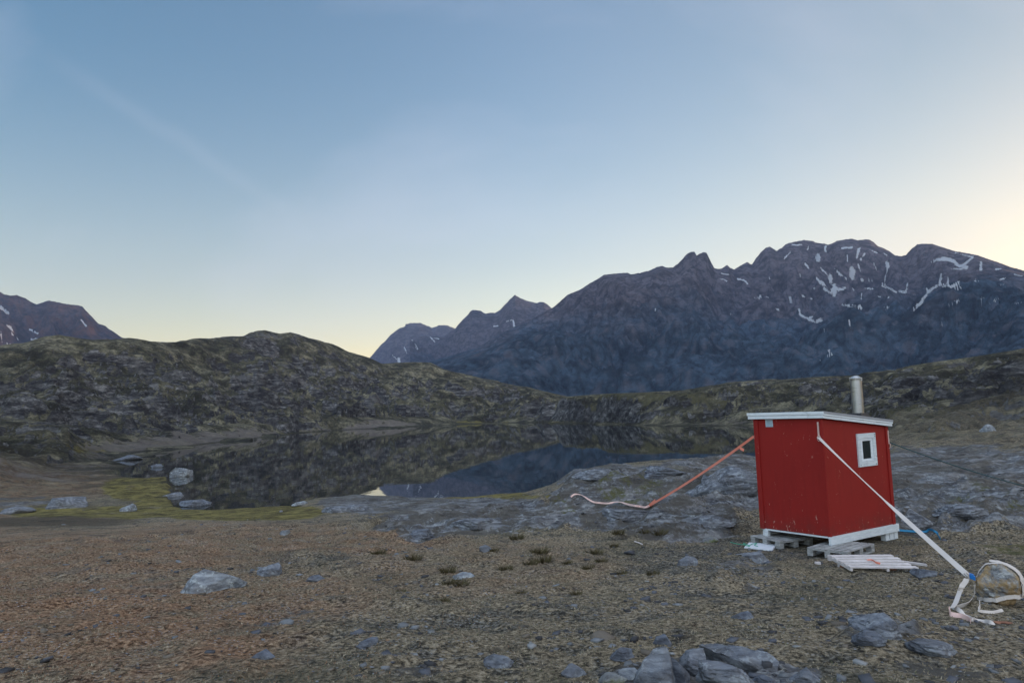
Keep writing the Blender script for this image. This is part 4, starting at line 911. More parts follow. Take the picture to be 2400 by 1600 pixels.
# ------------------------------------------------------------------ pallets
def pallet(name, label, P0, e1, e2, L1, L2, mat, z, group='euro pallets under and beside the hut', n=7, along=1, legs=True, tilt=0.0):
    """deck corner P0 (xy), unit dirs e1,e2, sizes; top at z, boards run along e1 (or e2)"""
    P0 = np.array([P0[0], P0[1], z]); root = empty(name, P0 - UP * .144); meta(root, label, 'pallet', group)
    if along == 2: e1, e2, L1, L2 = e2, e1, L2, L1
    e1 = e1 + UP * tilt
    m = MB(); bw = L2 / n * .82; gap = (L2 - n * bw) / (n - 1)
    for k in range(n): m.box(P0 + e2 * (k * (bw + gap)) - UP * .02, e1 * L1, e2 * bw, UP * .02)
    m.build('deck', MAT[mat], root, bevel=.002)
    m = MB()
    for f in (0, .5, 1): m.box(P0 + e1 * (f * (L1 - .12)) - UP * .042, e1 * .12, e2 * L2, UP * .021)
    m.build('cross_board', MAT[mat], root, bevel=.002)
    for a in (0, .5, 1):
        for b in (0, .5, 1):
            m = MB(); m.box(P0 + e1 * (a * (L1 - .12)) + e2 * (b * (L2 - .1)) - UP * .122, e1 * .12, e2 * .1, UP * .079); m.build('block', MAT[mat], root, bevel=.003)
    for b in (0, .5, 1):
        m = MB(); m.box(P0 + e2 * (b * (L2 - .1)) - UP * .144, e1 * L1, e2 * .1, UP * .021); m.build('skid', MAT[mat], root, bevel=.002)
    return root
def unit(v): v = np.array(v, float); v[2] = 0; return v / np.linalg.norm(v)
zp = ZS - .002
A0 = at_z(1827, 1268, zp); A1 = at_z(1757, 1254, zp); A2 = at_z(1866, 1252, zp)
e1 = unit(A1 - A0); e2 = np.array([-e1[1], e1[0], 0.]); e2 = e2 if e2 @ (A2 - A0) > 0 else -e2
pallet('pallet', 'grey wooden pallet carrying the left end of the red hut', A0, e1, e2, .78, .8, 'pallet', zp, along=1, n=5)
A0 = at_z(1987, 1293, zp); A1 = at_z(1930, 1283, zp); A2 = at_z(2056, 1271, zp)
e2 = unit(A2 - A0); e1 = np.array([-e2[1], e2[0], 0.]); e1 = e1 if e1 @ (A1 - A0) > 0 else -e1
print('PAL', np.linalg.norm(A1 - A0), np.linalg.norm(A2 - A0))
pallet('pallet', 'grey wooden pallet under the front corner of the red hut', A0, e1, e2, .72, 1.0, 'pallet', zp, along=2, n=6)
# low broken pallet end left of it
q = at_z(1896, 1284, zp - .01)
# pallet at back right
A0 = hp(.02, LB + .12, 0)
pallet('pallet', 'white-edged pallet under the far right end of the red hut', (A0[0], A0[1]), DL, -DR, 1.2, .42, 'white', zp, along=2, n=7)

# loose slatted pallet leaning on a brown beam
LZ = hz(*at_z(2000, 1330, CH - 2.6)[:2])
PL = [at_z(1940, 1299, LZ + .13), at_z(2085, 1300, LZ + .13), at_z(2117, 1317, LZ + .12), at_z(1993, 1329, LZ + .10)]
loose = empty('loose_pallet', PL[3] - [0, 0, .12]); meta(loose, 'pale slatted pallet with one broken slat lying loose in front of the hut', 'pallet')
u = unit(PL[1] - PL[0]); back = unit(PL[0] - PL[3]); W = np.linalg.norm(PL[1] - PL[0]); Dp = np.linalg.norm((PL[0] - PL[3])[:2]); n_ = 5
m = MB()
for k in range(n_):
    o_ = PL[3] + (PL[0] - PL[3]) * (k / n_); bl = (PL[0] - PL[3]) / n_ * .62
    ln = np.linalg.norm(PL[1] - PL[0]) * (1.0 + .03 * k % .05)
    vec = u * ln + UP * .004 * k
    m.box(o_ - UP * .012, vec * (.97 if k else 1.02), bl, UP * .022)
m.build('deck', MAT['pale'], loose, bevel=.002)
for f in (.0, .55, .97):
    m = MB(); m.box(PL[3] + u * W * f - UP * .055, (PL[0] - PL[3]) * .99, u * .035, UP * .041); m.build('stringer', MAT['pale'], loose, bevel=.003)
m = MB(); m.box(at_z(2108, 1318, LZ + .06), unit(at_z(2143, 1332, LZ) - at_z(2108, 1318, LZ + .06)) * .42, back * .05, UP * .035); m.build('stringer', MAT['pale'], loose, bevel=.003)
for (bx, by) in ((1944, 1314), (1968, 1330)):
    p = at_z(bx, by, LZ - .01); m = MB(); m.box(p, u * .045, back * .08, UP * .085); m.build('block', MAT['pale'], loose, bevel=.003)
p = at_z(1975, 1336, LZ - .02)
beam = MB(); beam.box(p, u * .78, back * .10, UP * .07); ob = beam.build('timber_beam', MAT['brown'], None, bevel=.004); meta(ob, 'reddish brown timber under the front edge of the loose slatted pallet', 'timber')
p = at_z(2062, 1340, LZ - .02); m = MB(); m.box(p, u * .13, back * .12, UP * .10); ob = m.build('timber_block', MAT['tan'], None, bevel=.006); meta(ob, 'tan square wood block at the right end of the brown timber', 'wood block')
p = at_z(1912, 1324, LZ - .01); m = MB(); m.box(p, u * .08, back * .05, UP * .05); ob = m.build('wood_offcut', MAT['pale'], None, bevel=.004); meta(ob, 'tiny white wood offcut on the heath left of the loose pallet', 'wood block')
p = at_z(1994, 1342, LZ - .02); m = MB(); m.box(p, u * .06, back * .05, UP * .05); ob = m.build('wood_offcut', MAT['tan'], None, bevel=.006); meta(ob, 'small tan wood chip lying below the brown timber', 'wood block')
# orange scrap on the loose pallet
def zfun(px, py, z): return at_z(px, py, z)
pts = [at_z(1700 + x * .1956, 1180 + y * .1956, LZ + .145) for x, y in ((1700, 672), (1745, 668), (1775, 680), (1800, 700), (1855, 715))]
m = MB(); m.ribbon(pts, .03, .004, [UP * .4 + back] * len(pts)); ob = m.build('strap_scrap', MAT['orange']); meta(ob, 'short orange strap scrap lying on the loose slatted pallet', 'strap')
# board with green cord
Bq = [at_z(x, y, hz(*at_z(x, y, CH - 2.64)[:2]) + .03) for x, y in ((1744, 1281), (1810, 1288), (1821, 1277), (1756, 1273))]
zb_ = max(b[2] for b in Bq); Bq = [np.array([b[0], b[1], zb_]) for b in Bq]
m = MB(); m.add([b - UP * .03 for b in Bq] + Bq, [(0, 3, 2, 1), (4, 5, 6, 7), (0, 1, 5, 4), (1, 2, 6, 5), (2, 3, 7, 6), (3, 0, 4, 7)])
ob = m.build('board', MAT['board'], None, bevel=.003); meta(ob, 'white rectangular board lying flat before the left pallet, green cord on it', 'board')
rg = random.Random(4); pts = []
for (x, y) in ((1712, 1269), (1722, 1272), (1733, 1274), (1745, 1276), (1757, 1279), (1750, 1274), (1742, 1272), (1752, 1278), (1764, 1273), (1774, 1272), (1768, 1276), (1776, 1279)):
    g = at_z(x, y, zb_ + .012); g[2] = max(hz(g[0], g[1]) + .012, zb_ + .008); pts.append(g)
def smooth_pts(pts, n=6):
    P = [pts[0]] + list(pts) + [pts[-1]]; out = []
    for i in range(1, len(P) - 2):
        for k in range(n):
            t = k / n; p0, p1, p2, p3 = P[i - 1:i + 3]
            out.append(.5 * ((2 * p1) + (p2 - p0) * t + (2 * p0 - 5 * p1 + 4 * p2 - p3) * t * t + (3 * p1 - p0 - 3 * p2 + p3) * t ** 3))
    out.append(P[-1]); return out
m = MB(); m.tube(smooth_pts(pts, 5), .006, 6); ob = m.build('cord', MAT['green'], smooth=True); meta(ob, 'tangled green cord trailing over the white board', 'cord')

# ------------------------------------------------------------------ straps
VIEW = unit(HC)
def lineseg(a, b, n=30, sag=0.0): return [a + (b - a) * t - UP * sag * 4 * t * (1 - t) for t in np.linspace(0, 1, n)]
# orange strap
oa = hp(LA + .03, -.02, top0 - .33); ob_ = hit(1522, 1184, .05); 
strap = empty('orange_strap', oa); meta(strap, 'orange ratchet strap running from the left corner of the hut down to the rocky mound', 'strap')
m = MB(); m.ribbon(lineseg(oa, ob_, 40, .05), .05, .004, [UP + DL * .15 * math.sin(i * .25) for i in range(40)]); m.build('webbing', MAT['orange'], strap)
m = MB(); q0 = oa + (ob_ - oa) * .93; m.ribbon(lineseg(q0 + UP * .035, ob_ + UP * .01, 8), .048, .004, [UP] * 8); m.build('webbing', MAT['orange'], strap)
d_ = unit(ob_ - oa); m = MB(); q1 = oa + (ob_ - oa) * .965
m.box(q1 - UP * .03, (ob_ - oa) / np.linalg.norm(ob_ - oa) * .16, np.cross(d_, UP) * .055, UP * .035); m.box(q1 + UP * .005, (ob_ - oa) / np.linalg.norm(ob_ - oa) * .10 + UP * .02, np.cross(d_, UP) * .05, UP * .02)
m.build('ratchet', MAT['orange'], strap, bevel=.004)
q2 = oa + (ob_ - oa) * .115; m = MB(); m.ribbon([q2, q2 - UP * .05 + d_ * -.06, q2 - UP * .075 - d_ * .14, q2 - UP * .05 - d_ * .05], .05, .004, [UP + DR * .3] * 4); m.build('loose_end', MAT['orange'], strap)
tail = [(1522, 1184), (1512, 1188), (1500, 1186), (1485, 1184), (1468, 1180), (1455, 1176), (1440, 1176), (1425, 1179), (1408, 1178), (1392, 1176), (1380, 1170), (1368, 1162), (1357, 1158), (1346, 1158), (1338, 1164)]
pts = smooth_pts([hit(x, y, .075) for x, y in tail], 6)
m = MB(); m.ribbon(pts, .05, .004, [unit(HC) * 1.0 + UP * (.75 + .7 * math.sin(i * .16)) for i in range(len(pts))]); m.build('tail', MAT['pink'], strap)

# lashed boulder
BG = hit(2338, 1424)
boulder = rock(2339, 1416, 101, 91, 'rounded ochre-lichened boulder lashed with cream straps at the right edge', 'rockgold', 61, name='boulder', dep=.85, sub=6, cuts=3, rough=.06, sink=.12, cat='boulder', yaw=.3)
bc = np.array(boulder.location); BD = depth(bc)
# white strap
wa = hp(.075, -.03, top0 - .33); sc_ = (2272, 1350)
wb = at_r(2270, 1349, math.hypot(bc[0], bc[1]) * .985)
ws = empty('cream_strap', wa); meta(ws, 'cream ratchet strap from the front corner of the hut down to the lashed boulder', 'strap')
side = unit(np.cross(wb - wa, UP)); 
_mid = unit(wa + wb); THIN = np.array([_mid[0], _mid[1], -.08]); WIDE = np.cross((wb - wa) / np.linalg.norm(wb - wa), THIN); m = MB(); NS = 60; tw = [UP * math.cos(a) + side * math.sin(a) for a in np.linspace(.25, 2.1, NS) * 1.0]
m.ribbon(lineseg(wa, wb, NS, .03), .058, .004, [WIDE * math.cos(a) + THIN * math.sin(a) for a in [float(np.interp(i / NS, [0, .15, .40, .55, .68, 1], [.7, 1.1, 1.42, 1.32, .45, .25])) for i in range(NS)]])
m.build('webbing', MAT['cream'], ws)
vd = unit(wb)     # viewing direction at the boulder
rt = np.array([vd[1], -vd[0], 0.])
def bp(x, y, dr=0.0):           # crop coords (x,y of zoom 2160..2400,1280..1480 at .1275) -> point at boulder range + dr
    return at_r(2160 + x * .12755, 1280 + y * .12755, math.hypot(bc[0], bc[1]) + dr)
m = MB(); hd = bp(880, 560, -.18); hd2 = bp(990, 600, -.2)
ax = (hd2 - hd); m.box(hd - UP * .018, ax, vd * .05, UP * .045); m.box(hd + UP * .028 , ax * .8, vd * .04, UP * .012)
m.build('handle', MAT['blue'], ws, bevel=.006)
m = MB(); b0 = bp(820, 510, -.16); m.box(b0 - UP * .02, bp(880, 560, -.18) - b0, vd * .05, UP * .04); m.tube([bp(780, 490, -.15), bp(850, 545, -.17), bp(870, 600, -.17)], .012, 6); m.build('ratchet', MAT['metal'], ws, bevel=.003)
# band round the boulder: project ring points outward from boulder centre
bv = np.array([v.co[:] for v in boulder.data.vertices]); cen = np.array([bv[:, 0].mean(), bv[:, 1].mean(), bv[:, 2].max() * .5])
def surf(dirv, off=.008):
    dirv = np.array(dirv, float); dirv /= np.linalg.norm(dirv); q = bv - cen; ang = q @ dirv / (np.linalg.norm(q, axis=1) + 1e-9)
    k = np.argsort(-ang)[:6]; rad_ = np.linalg.norm(q[k], axis=1).mean(); return bc + cen + dirv * (rad_ + off)
def around(fn, n=60, off=.01): return [surf(fn(t), off) for t in np.linspace(0, 1, n)]
def pull(pts, i, p): return pts
band1 = around(lambda t: rt * math.cos(2 * math.pi * t) - vd * math.sin(2 * math.pi * t) + UP * (-.62 + .18 * math.cos(2 * math.pi * t)), 60, .012)
m = MB(); m.ribbon(band1 + band1[:1], .042, .004, [UP] * 61)
# over the top: loop from ratchet across the shoulder to the right side
band2 = around(lambda t: (-rt * .9 + UP * .35) * math.cos(math.pi * t) + (UP * 1.1 + rt * .25 - vd * .12) * math.sin(math.pi * t), 40, .012)
m.ribbon(band2, .05, .004, [vd] * 40)
band3 = around(lambda t: (-rt * .2 + UP * 1.0 + vd * .3) * (1 - t) + (rt * 1.1 - UP * .5 - vd * .15) * t, 24, .02)
m.ribbon(band3, .10, .004, [vd + rt * .4] * 24)
m.build('loop', MAT['cream'], ws)
gz = lambda x, y, l=.012: hit(2160 + x * .12755, 1280 + y * .12755, l)
def chain(L): return smooth_pts([np.array(p) for p in L], 6)
c1 = chain([bp(830, 590, -.17), bp(800, 650, -.2), bp(735, 740, -.25), bp(690, 860, -.3), gz(620, 1040, .05), gz(560, 1125, .03)])
m = MB(); m.ribbon(c1, .05, .004, [rt + UP * .3 + vd * .9 * math.sin(i * .2) for i in range(len(c1))])
c2 = chain([bp(990, 700, -.12), bp(985, 850, -.1), bp(920, 960, -.15), gz(850, 1040, .04), gz(720, 1090, .02), gz(610, 1115, .02)])
m.ribbon(c2, .04, .004, [rt * .6 + UP + vd * .4 * math.sin(i * .3) for i in range(len(c2))])
c3 = chain([gz(580, 1120), gz(680, 1160, .03), gz(760, 1230, .03), gz(850, 1290), gz(930, 1340, .02), gz(1000, 1340, .02), gz(1150, 1370), gz(1250, 1390), gz(1340, 1412)])
m.ribbon(c3, .042, .004, [rt * .3 + vd + UP * (.5 + .5 * math.sin(i * .35)) for i in range(len(c3))])
c4 = chain([gz(1060, 1010, .05), gz(1075, 1090, .05), gz(1050, 1170, .03), gz(1150, 1195), gz(1300, 1205), gz(1400, 1190), gz(1490, 1165)])
m.ribbon(c4, .03, .004, [vd + UP * .7] * len(c4))
m.build('tail', MAT['cream'], ws)
c5 = chain([gz(520, 1135, .03), gz(510, 1190, .02), gz(540, 1240, .02), gz(640, 1260, .02), gz(740, 1275, .02), gz(860, 1330, .02), gz(900, 1375, .02)])
m = MB(); m.ribbon(c5, .045, .004, [vd * .6 + UP] * len(c5)); m.build('tail_end', MAT['pink'], ws)
c6 = chain([gz(1360, 1400, .01), gz(1450, 1385, .01), gz(1560, 1395), gz(1640, 1410)]); m = MB(); m.ribbon(c6, .05, .004, [vd] * len(c6)); ob = m.build('webbing_scrap', MAT['brown']); meta(ob, 'dark red-brown webbing scrap on the ground below the lashed boulder', 'strap')

# dark guy rope to the right, blue strap at the back
ra_ = hp(.02, LB + .02, topB - .30); rb_ = hit(2560, 1175, .05)
m = MB(); m.tube(lineseg(ra_, rb_, 40, .10), .011, 8); ob = m.build('guy_rope', MAT['rope'], smooth=True); meta(ob, 'thin dark teal guy rope stretched from the far right corner of the hut', 'rope')
zz_ = ZS - .10
pts = smooth_pts([hit(x, y, .03) for x, y in ((2098, 1241), (2120, 1243), (2150, 1245), (2170, 1245), (2178, 1240), (2188, 1243), (2196, 1248), (2200, 1256), (2204, 1262))], 5)
m = MB(); m.ribbon(pts, .045, .005, [UP + vd * .7] * len(pts)); ob = m.build('blue_strap', MAT['cyan']); meta(ob, 'blue strap lying on the ground behind the right end of the hut', 'strap')
ws_p = [hit(1487, 1268, .02), hit(1497, 1271, .02), hit(1506, 1275, .01)]
m = MB(); m.tube(ws_p, .012, 6); ob = m.build('stick', MAT['pale']); meta(ob, 'short bleached stick on the heath below the mound', 'stick')

# ------------------------------------------------------------------ grass tufts
gt = mat_vcol('grass_blades')
def tuft_mesh(name, seed, n=170):
    rng = np.random.default_rng(seed); V = []; Fc = []; C = []
    for i in range(n):
        a = rng.uniform(0, 2 * math.pi); rr = rng.uniform(0, .55) ** .8; b = np.array([math.cos(a) * rr, math.sin(a) * rr, 0]); ln = rng.uniform(.35, .9); lean = rng.uniform(.1, .8)
        d = np.array([math.cos(a) * lean, math.sin(a) * lean, 1.]); d /= np.linalg.norm(d); s = np.array([-math.sin(a + 1), math.cos(a + 1), 0]) * .022
        k = len(V); V += [b - s, b + s, b + d * ln * .6 + s * .6, b + d * ln * .6 - s * .6, b + d * ln + np.array([math.cos(a), math.sin(a), -.3]) * .2 * lean]
        Fc += [(k, k + 1, k + 2), (k, k + 2, k + 3), (k + 3, k + 2, k + 4)]; c = np.array([.10, .085, .045]) * rng.uniform(.45, 1.5) * (1, rng.uniform(.9, 1.1), rng.uniform(.7, 1.1)); C += [c] * 5
    me_o = fast_mesh(name, np.array(V), np.array(Fc), 3, gt, smooth=False); color_attr(me_o, 'tint', np.array(C)); return me_o
tufts = [(1545,1252,24),(1510,1248,16),(1450,1250,20),(1440,1280,15),(1395,1298,24),(1265,1296,26),(1272,1316,28),(1243,1322,22),(1186,1334,22),(1048,1340,26),(1055,1368,24),(1080,1370,24),(968,1312,28),(888,1298,22),(1212,1262,22),(940,1386,14),(1410,1316,18),(1380,1332,20),(1455,1346,20),(1040,1408,20),(1158,1290,14),(1330,1320,16),(1350,1392,18),(1530,1345,20),(1220,1390,16)]
protos = [tuft_mesh('grass_tuft', 900 + k) for k in range(3)]; first = [True] * 3
TL = 'small dark olive grass tuft growing on the tan heath left of the hut'
for i, (x, y, w) in enumerate(tufts):
    k = i % 3; p = hit(x, y); o = protos[k] if first[k] else protos[k].copy()
    if not first[k]: COL.objects.link(o)
    first[k] = False; s = w * depth(p) / F_ / .85; o.location = p - UP * .01; o.scale = (s, s, s * .75); o.rotation_euler = (0, 0, i * 1.7); meta(o, TL, 'grass tuft', 'grass tufts on the heath')

# ------------------------------------------------------------------ ground litter: stones and dry stems
rng = np.random.default_rng(5)
def scatter(n, rmin, rmax, power=1.6, a0=-37.5, a1=37.5):
    u_ = rng.uniform(0, 1, n); r = rmin * (rmax / rmin) ** (u_ ** (1 / power) if power != 1 else u_); a = np.radians(rng.uniform(a0, a1, n)); return r, a
def hgrid(r, a):
    j = (a - DENSE[0]) / (DENSE[1] - DENSE[0]); j0 = np.clip(j.astype(int), 0, ND - 2); fj = j - j0
    i0 = np.clip(np.searchsorted(TR, r) - 1, 0, len(TR) - 2); fi = (r - TR[i0]) / (TR[i0 + 1] - TR[i0])
    g = lambda T: (T[i0, j0] * (1 - fj) + T[i0, j0 + 1] * fj) * (1 - fi) + (T[i0 + 1, j0] * (1 - fj) + T[i0 + 1, j0 + 1] * fj) * fi
    return g(TZ), g(TROCK)
_q = np.array([[a, b, c] for a in (-1, 1) for b in (-1, 1) for c in (-1, 1)], float) * .8
CHIP = (_q, np.array([[0,1,3],[0,3,2],[4,6,7],[4,7,5],[0,4,5],[0,5,1],[2,3,7],[2,7,6],[0,2,6],[0,6,4],[1,5,7],[1,7,3]])[:, ::1])
def pebbles(n, rmin, rmax, smin, smax, name, sub=1):
    r, a = scatter(n, rmin, rmax); z, rk = hgrid(r, a); x, y = r * np.sin(a), r * np.cos(a)
    den = fbm(x * .8, y * .8, 55, 3) ; keep = (rng.uniform(0, 1, n) < np.clip(.20 + den * 1.2 + rk * .5 - np.where(x < 1, .12, 0), .02, 1)) & (z > .15); x, y, z, r, rk = [q[keep] for q in (x, y, z, r, rk)]
    n = len(x); V0, F0 = CHIP if sub == 1 else ICO[sub]; s = smin * (smax / smin) ** (rng.uniform(0, 1, n) ** 2.2)
    sc = np.stack([s * rng.uniform(.7, 1.5, n), s * rng.uniform(.6, 1.2, n), s * rng.uniform(.22, .55, n)], -1); th = rng.uniform(0, 2 * math.pi, n)
    V = np.repeat(V0[None], n, 0) * (1 + rng.uniform(-.35, .3, (n, len(V0), 3))); V = V * sc[:, None]
    tl = rng.uniform(-.3, .3, (n, 1)); V[..., 2] += V[..., 0] * tl
    c, s_ = np.cos(th)[:, None], np.sin(th)[:, None]; X = V[..., 0] * c - V[..., 1] * s_ + x[:, None]; Y = V[..., 0] * s_ + V[..., 1] * c + y[:, None]; Z = V[..., 2] + (z + sc[:, 2] * .25)[:, None]
    co = np.stack([X, Y, Z], -1).reshape(-1, 3); Fc = (F0[None] + (np.arange(n) * len(V0))[:, None, None]).reshape(-1, 3)
    o = fast_mesh(name, co, Fc, 3, mat_vcol(name + '_stone', .85), smooth=False)
    base = np.array([[.13, .14, .165], [.22, .235, .25], [.07, .072, .08], [.19, .165, .135], [.30, .31, .31]])[rng.choice(5, n, p=[.35, .22, .2, .15, .08])] * rng.uniform(.75, 1.25, (n, 1))
    color_attr(o, 'tint', np.repeat(base * .85, len(V0), 0)); meta(o, kind='stuff'); return o
def blades(n, rmin, rmax, name):
    r, a = scatter(n, rmin, rmax); z, rk = hgrid(r, a); x, y = r * np.sin(a), r * np.cos(a)
    den = fbm(x * .7, y * .7, 66, 4); keep = (rng.uniform(0, 1, n) < np.clip(.62 + den * 1.5 - rk * .9, .03, 1)) & (z > .15) & (np.hypot(x - ctr[0], y - ctr[1]) > .9); x, y, z, r, den = [q[keep] for q in (x, y, z, r, den)]
    n = len(x); L = rng.uniform(.012, .036, n) * (.7 + r * .05); w = L * rng.uniform(.07, .13, n) + r * .00018; th = rng.uniform(0, 2 * math.pi, n); up = rng.uniform(.05, .75, n)
    dx, dy = np.cos(th), np.sin(th); P = np.stack([x, y, z - .003], -1); D_ = np.stack([dx, dy, up], -1); D_ /= np.linalg.norm(D_, axis=1)[:, None]; S_ = np.stack([-dy, dx, 0 * dx], -1) * w[:, None]
    co = np.stack([P - S_, P + S_, P + D_ * L[:, None]], 1).reshape(-1, 3)
    o = fast_mesh(name, co, np.arange(n * 3).reshape(-1, 3), 3, gt, smooth=False)
    pal = np.array([[.42, .36, .25], [.25, .20, .13], [.10, .085, .05], [.12, .13, .065], [.30, .175, .10]]); PXs, _ = proj(x, y, z)
    redp = np.clip((1300 - PXs) / 1300, 0, .8); ch = rng.uniform(0, 1, n); idx = np.where(ch < .34, 0, np.where(ch < .62, 1, np.where(ch < .85, 2, 3))); idx = np.where(rng.uniform(0, 1, n) < redp * .6, 4, idx)
    C = pal[idx] * rng.uniform(.55, 1.1, (n, 1)); color_attr(o, 'tint', np.repeat(C, 3, 0)); meta(o, kind='stuff'); return o
pebbles(19000, 3.4, 32, .010, .05, 'gravel'); 
pebbles(300, 4, 60, .04, .11, 'scattered_stones', 2)
blades(420000, 3.4, 24, 'dry_grass')

# ------------------------------------------------------------------ camera, light, sky, haze
cam = bpy.data.cameras.new('camera'); cam.sensor_width = 36; cam.lens = 36 * F_ / 2400; cam.clip_end = 60000; cam.clip_start = .05
co_ = bpy.data.objects.new('camera', cam); COL.objects.link(co_); co_.location = (0, 0, CH)
co_.rotation_euler = Matrix(M_.tolist()).to_euler(); scene.camera = co_

SUN_AZ, SUN_EL = math.radians(60), math.radians(5.0)
sl = bpy.data.lights.new('sun', 'SUN'); sl.energy = 2.0; sl.angle = math.radians(.6); sl.color = (1.0, .62, .38)
so = bpy.data.objects.new('sun', sl); COL.objects.link(so)
sd = Vector((math.sin(SUN_AZ) * math.cos(SUN_EL), math.cos(SUN_AZ) * math.cos(SUN_EL), math.sin(SUN_EL)))
so.rotation_euler = sd.to_track_quat('Z', 'Y').to_euler(); so.location = (0, 0, 50)

SKY_FILL = 3.7  # gain of the extra sky brightness added to lift the ground
w = bpy.data.worlds.new('World'); scene.world = w; w.use_nodes = True; nt = w.node_tree; nt.nodes.clear()
out = nt.nodes.new('ShaderNodeOutputWorld'); bg = nt.nodes.new('ShaderNodeBackground'); sky = nt.nodes.new('ShaderNodeTexSky')
sky.sky_type = 'NISHITA'; sky.sun_disc = False; sky.sun_elevation = SUN_EL; sky.sun_rotation = SUN_AZ; sky.altitude = 0; sky.air_density = 1.0; sky.dust_density = .3; sky.ozone_density = 1.0
bg.inputs[1].default_value = .14
tint = nt.nodes.new('ShaderNodeMix'); tint.data_type = 'RGBA'; tint.blend_type = 'MULTIPLY'; tint.inputs[0].default_value = 1.0; tint.inputs[7].default_value = (1.04, .96, 1.03, 1)
hs = nt.nodes.new('ShaderNodeHueSaturation'); hs.inputs['Saturation'].default_value = 1.22
HSN = hs
nt.links.new(sky.outputs[0], hs.inputs['Color']); 
wz = nt.nodes.new('ShaderNodeTexCoord'); wsep = nt.nodes.new('ShaderNodeSeparateXYZ'); nt.links.new(wz.outputs['Generated'], wsep.inputs[0])
wr = nt.nodes.new('ShaderNodeMapRange'); wr.interpolation_type = 'SMOOTHSTEP'; wr.inputs[1].default_value = -.02; wr.inputs[2].default_value = .46; nt.links.new(wsep.outputs['Z'], wr.inputs[0])
warm = nt.nodes.new('ShaderNodeMix'); warm.data_type = 'RGBA'; warm.blend_type = 'MULTIPLY'; warm.inputs[0].default_value = 1; warm.inputs[7].default_value = (1.36, 1.19, 1.06, 1); nt.links.new(sky.outputs[0], warm.inputs[6])
hz_ = nt.nodes.new('ShaderNodeMix'); hz_.data_type = 'RGBA'; nt.links.new(wr.outputs[0], hz_.inputs[0]); nt.links.new(warm.outputs[2], hz_.inputs[6]); nt.links.new(hs.outputs[0], hz_.inputs[7])
sx = nt.nodes.new('ShaderNodeMapRange'); sx.inputs[1].default_value = -.60; sx.inputs[2].default_value = .15; sx.inputs[3].default_value = 1.5; sx.inputs[4].default_value = 1.18
nt.links.new(wsep.outputs['X'], sx.inputs[0]); nt.links.new(sx.outputs[0], HSN.inputs['Saturation'])
# faint streaks of high cirrus
cm = nt.nodes.new('ShaderNodeMapping'); cm.inputs['Rotation'].default_value = (.3, .6, .4); cm.inputs['Scale'].default_value = (1.2, 6, 3); nt.links.new(wz.outputs['Generated'], cm.inputs[0])
cn = nt.nodes.new('ShaderNodeTexNoise'); cn.inputs['Scale'].default_value = 1.4; cn.inputs['Detail'].default_value = 5; nt.links.new(cm.outputs[0], cn.inputs['Vector'])
cr_ = nt.nodes.new('ShaderNodeMapRange'); cr_.inputs[1].default_value = .5; cr_.inputs[2].default_value = .75; cr_.inputs[4].default_value = .16; nt.links.new(cn.outputs[0], cr_.inputs[0])
ci = nt.nodes.new('ShaderNodeMix'); ci.data_type = 'RGBA'; ci.inputs[7].default_value = (3.2, 3.4, 3.7, 1); nt.links.new(cr_.outputs[0], ci.inputs[0]); nt.links.new(hz_.outputs[2], ci.inputs[6]); 
_a, _b = ray(230, 200), ray(640, 470); _n = np.cross(_a, _b); _n /= np.linalg.norm(_n); _m = ray(420, 320); _m /= np.linalg.norm(_m)
def wdot(v):
    n = nt.nodes.new('ShaderNodeVectorMath'); n.operation = 'DOT_PRODUCT'; n.inputs[1].default_value = tuple(map(float, v)); nt.links.new(wz.outputs['Generated'], n.inputs[0]); return n.outputs['Value']
def wmr(src, a, b, c, d):
    n = nt.nodes.new('ShaderNodeMapRange'); n.interpolation_type = 'SMOOTHSTEP'; n.inputs[1].default_value = a; n.inputs[2].default_value = b; n.inputs[3].default_value = c; n.inputs[4].default_value = d; nt.links.new(src, n.inputs[0]); return n.outputs[0]
def wm2(op, a, b):
    n = nt.nodes.new('ShaderNodeMath'); n.operation = op
    for v, i in ((a, 0), (b, 1)):
        if isinstance(v, (int, float)): n.inputs[i].default_value = v
        else: nt.links.new(v, n.inputs[i])
    return n.outputs[0]
nn = nt.nodes.new('ShaderNodeTexNoise'); nn.inputs['Scale'].default_value = 9; nn.inputs['Detail'].default_value = 5; nt.links.new(wz.outputs['Generated'], nn.inputs['Vector'])
dd = wm2('ABSOLUTE', wm2('ADD', wdot(_n), wm2('MULTIPLY', wm2('SUBTRACT', nn.outputs[0], .5), .03)), 0)
stk = wm2('MULTIPLY', wmr(dd, 0.0, .016, 1.0, 0.0), wmr(wdot(_m), .984, .9995, 0.0, .028))
cs = nt.nodes.new('ShaderNodeMix'); cs.data_type = 'RGBA'; cs.inputs[7].default_value = (4.6, 4.6, 4.7, 1); nt.links.new(stk, cs.inputs[0]); nt.links.new(ci.outputs[2], cs.inputs[6])
gx = nt.nodes.new('ShaderNodeMapRange'); gx.interpolation_type = 'SMOOTHSTEP'; gx.inputs[1].default_value = -.05; gx.inputs[2].default_value = .62; nt.links.new(wsep.outputs['X'], gx.inputs[0])
gm = nt.nodes.new('ShaderNodeMix'); gm.data_type = 'RGBA'; gm.blend_type = 'MULTIPLY'; gm.inputs[7].default_value = (.90, .83, .72, 1)
nt.links.new(gx.outputs[0], gm.inputs[0]); nt.links.new(cs.outputs[2], gm.inputs[6]); nt.links.new(gm.outputs[2], tint.inputs[6])
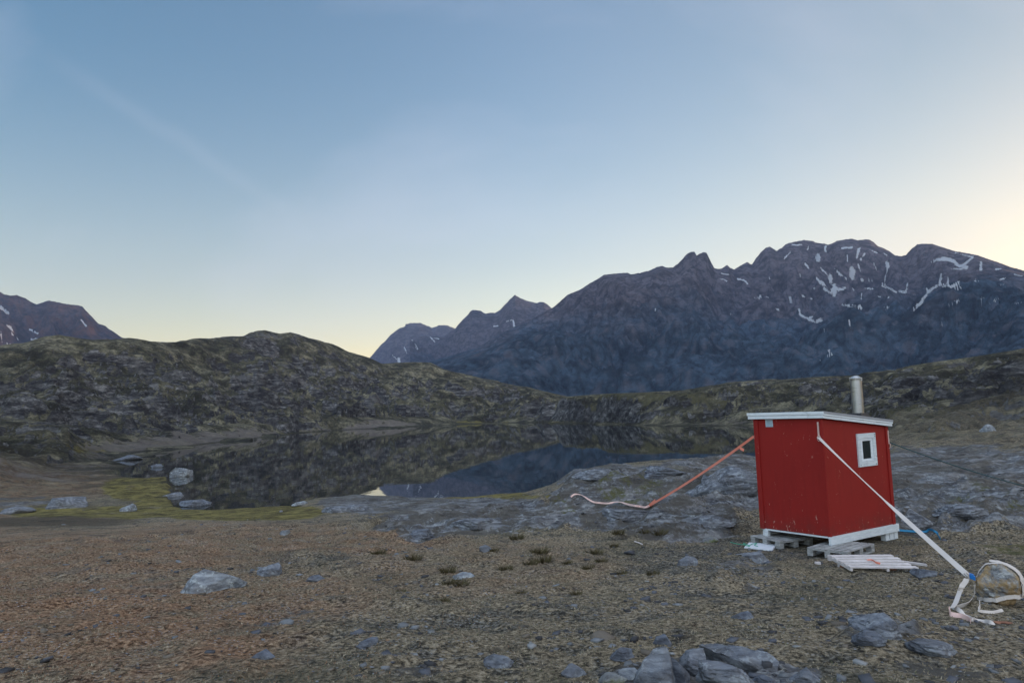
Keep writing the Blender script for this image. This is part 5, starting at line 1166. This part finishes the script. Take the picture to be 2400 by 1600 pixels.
# fill light added to the unseen sky overhead and behind the camera
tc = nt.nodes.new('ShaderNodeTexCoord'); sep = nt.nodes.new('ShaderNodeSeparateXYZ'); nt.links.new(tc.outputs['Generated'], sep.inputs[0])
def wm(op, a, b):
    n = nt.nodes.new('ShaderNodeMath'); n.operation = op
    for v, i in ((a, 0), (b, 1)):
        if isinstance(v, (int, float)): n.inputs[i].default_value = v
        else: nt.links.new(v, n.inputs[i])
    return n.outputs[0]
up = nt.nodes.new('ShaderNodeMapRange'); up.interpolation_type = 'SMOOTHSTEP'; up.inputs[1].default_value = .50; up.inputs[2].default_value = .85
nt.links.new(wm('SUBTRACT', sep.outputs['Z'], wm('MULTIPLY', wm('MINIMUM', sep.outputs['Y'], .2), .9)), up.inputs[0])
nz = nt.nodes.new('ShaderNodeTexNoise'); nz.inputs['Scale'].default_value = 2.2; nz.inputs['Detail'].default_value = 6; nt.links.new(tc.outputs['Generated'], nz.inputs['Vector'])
sky_fill = nt.nodes.new('ShaderNodeMix'); sky_fill.data_type = 'RGBA'; sky_fill.blend_type = 'ADD'; sky_fill.inputs[7].default_value = (SKY_FILL * .92, SKY_FILL * .98, SKY_FILL * 1.12, 1)
nt.links.new(wm('MULTIPLY', up.outputs[0], wm('ADD', nz.outputs[0], .5)), sky_fill.inputs[0]); nt.links.new(tint.outputs[2], sky_fill.inputs[6]); nt.links.new(sky_fill.outputs[2], bg.inputs[0]); nt.links.new(bg.outputs[0], out.inputs[0])

HAZE = 4.2e-5
if HAZE:
    m = MB(); m.box((-6000, -2000, -140), (13500, 0, 0), (0, 11000, 0), (0, 0, 2000)); t = NT('air_haze'); t.t.nodes.remove(t.b)
    v = t.n('ShaderNodeVolumePrincipled'); v.inputs['Color'].default_value = (.42, .60, 1.0, 1); v.inputs['Density'].default_value = HAZE; v.inputs['Anisotropy'].default_value = .2
    t.l(v.outputs[0], t.out.inputs['Volume']); o = m.build('haze', t.m); meta(o, kind='stuff')

scene.view_settings.view_transform = 'Standard'; scene.view_settings.look = 'None'; scene.view_settings.exposure = 1.15; scene.view_settings.gamma = 1
scene.cycles.use_denoising = True; scene.cycles.volume_bounces = 0; scene.cycles.max_bounces = 6; scene.cycles.diffuse_bounces = 2
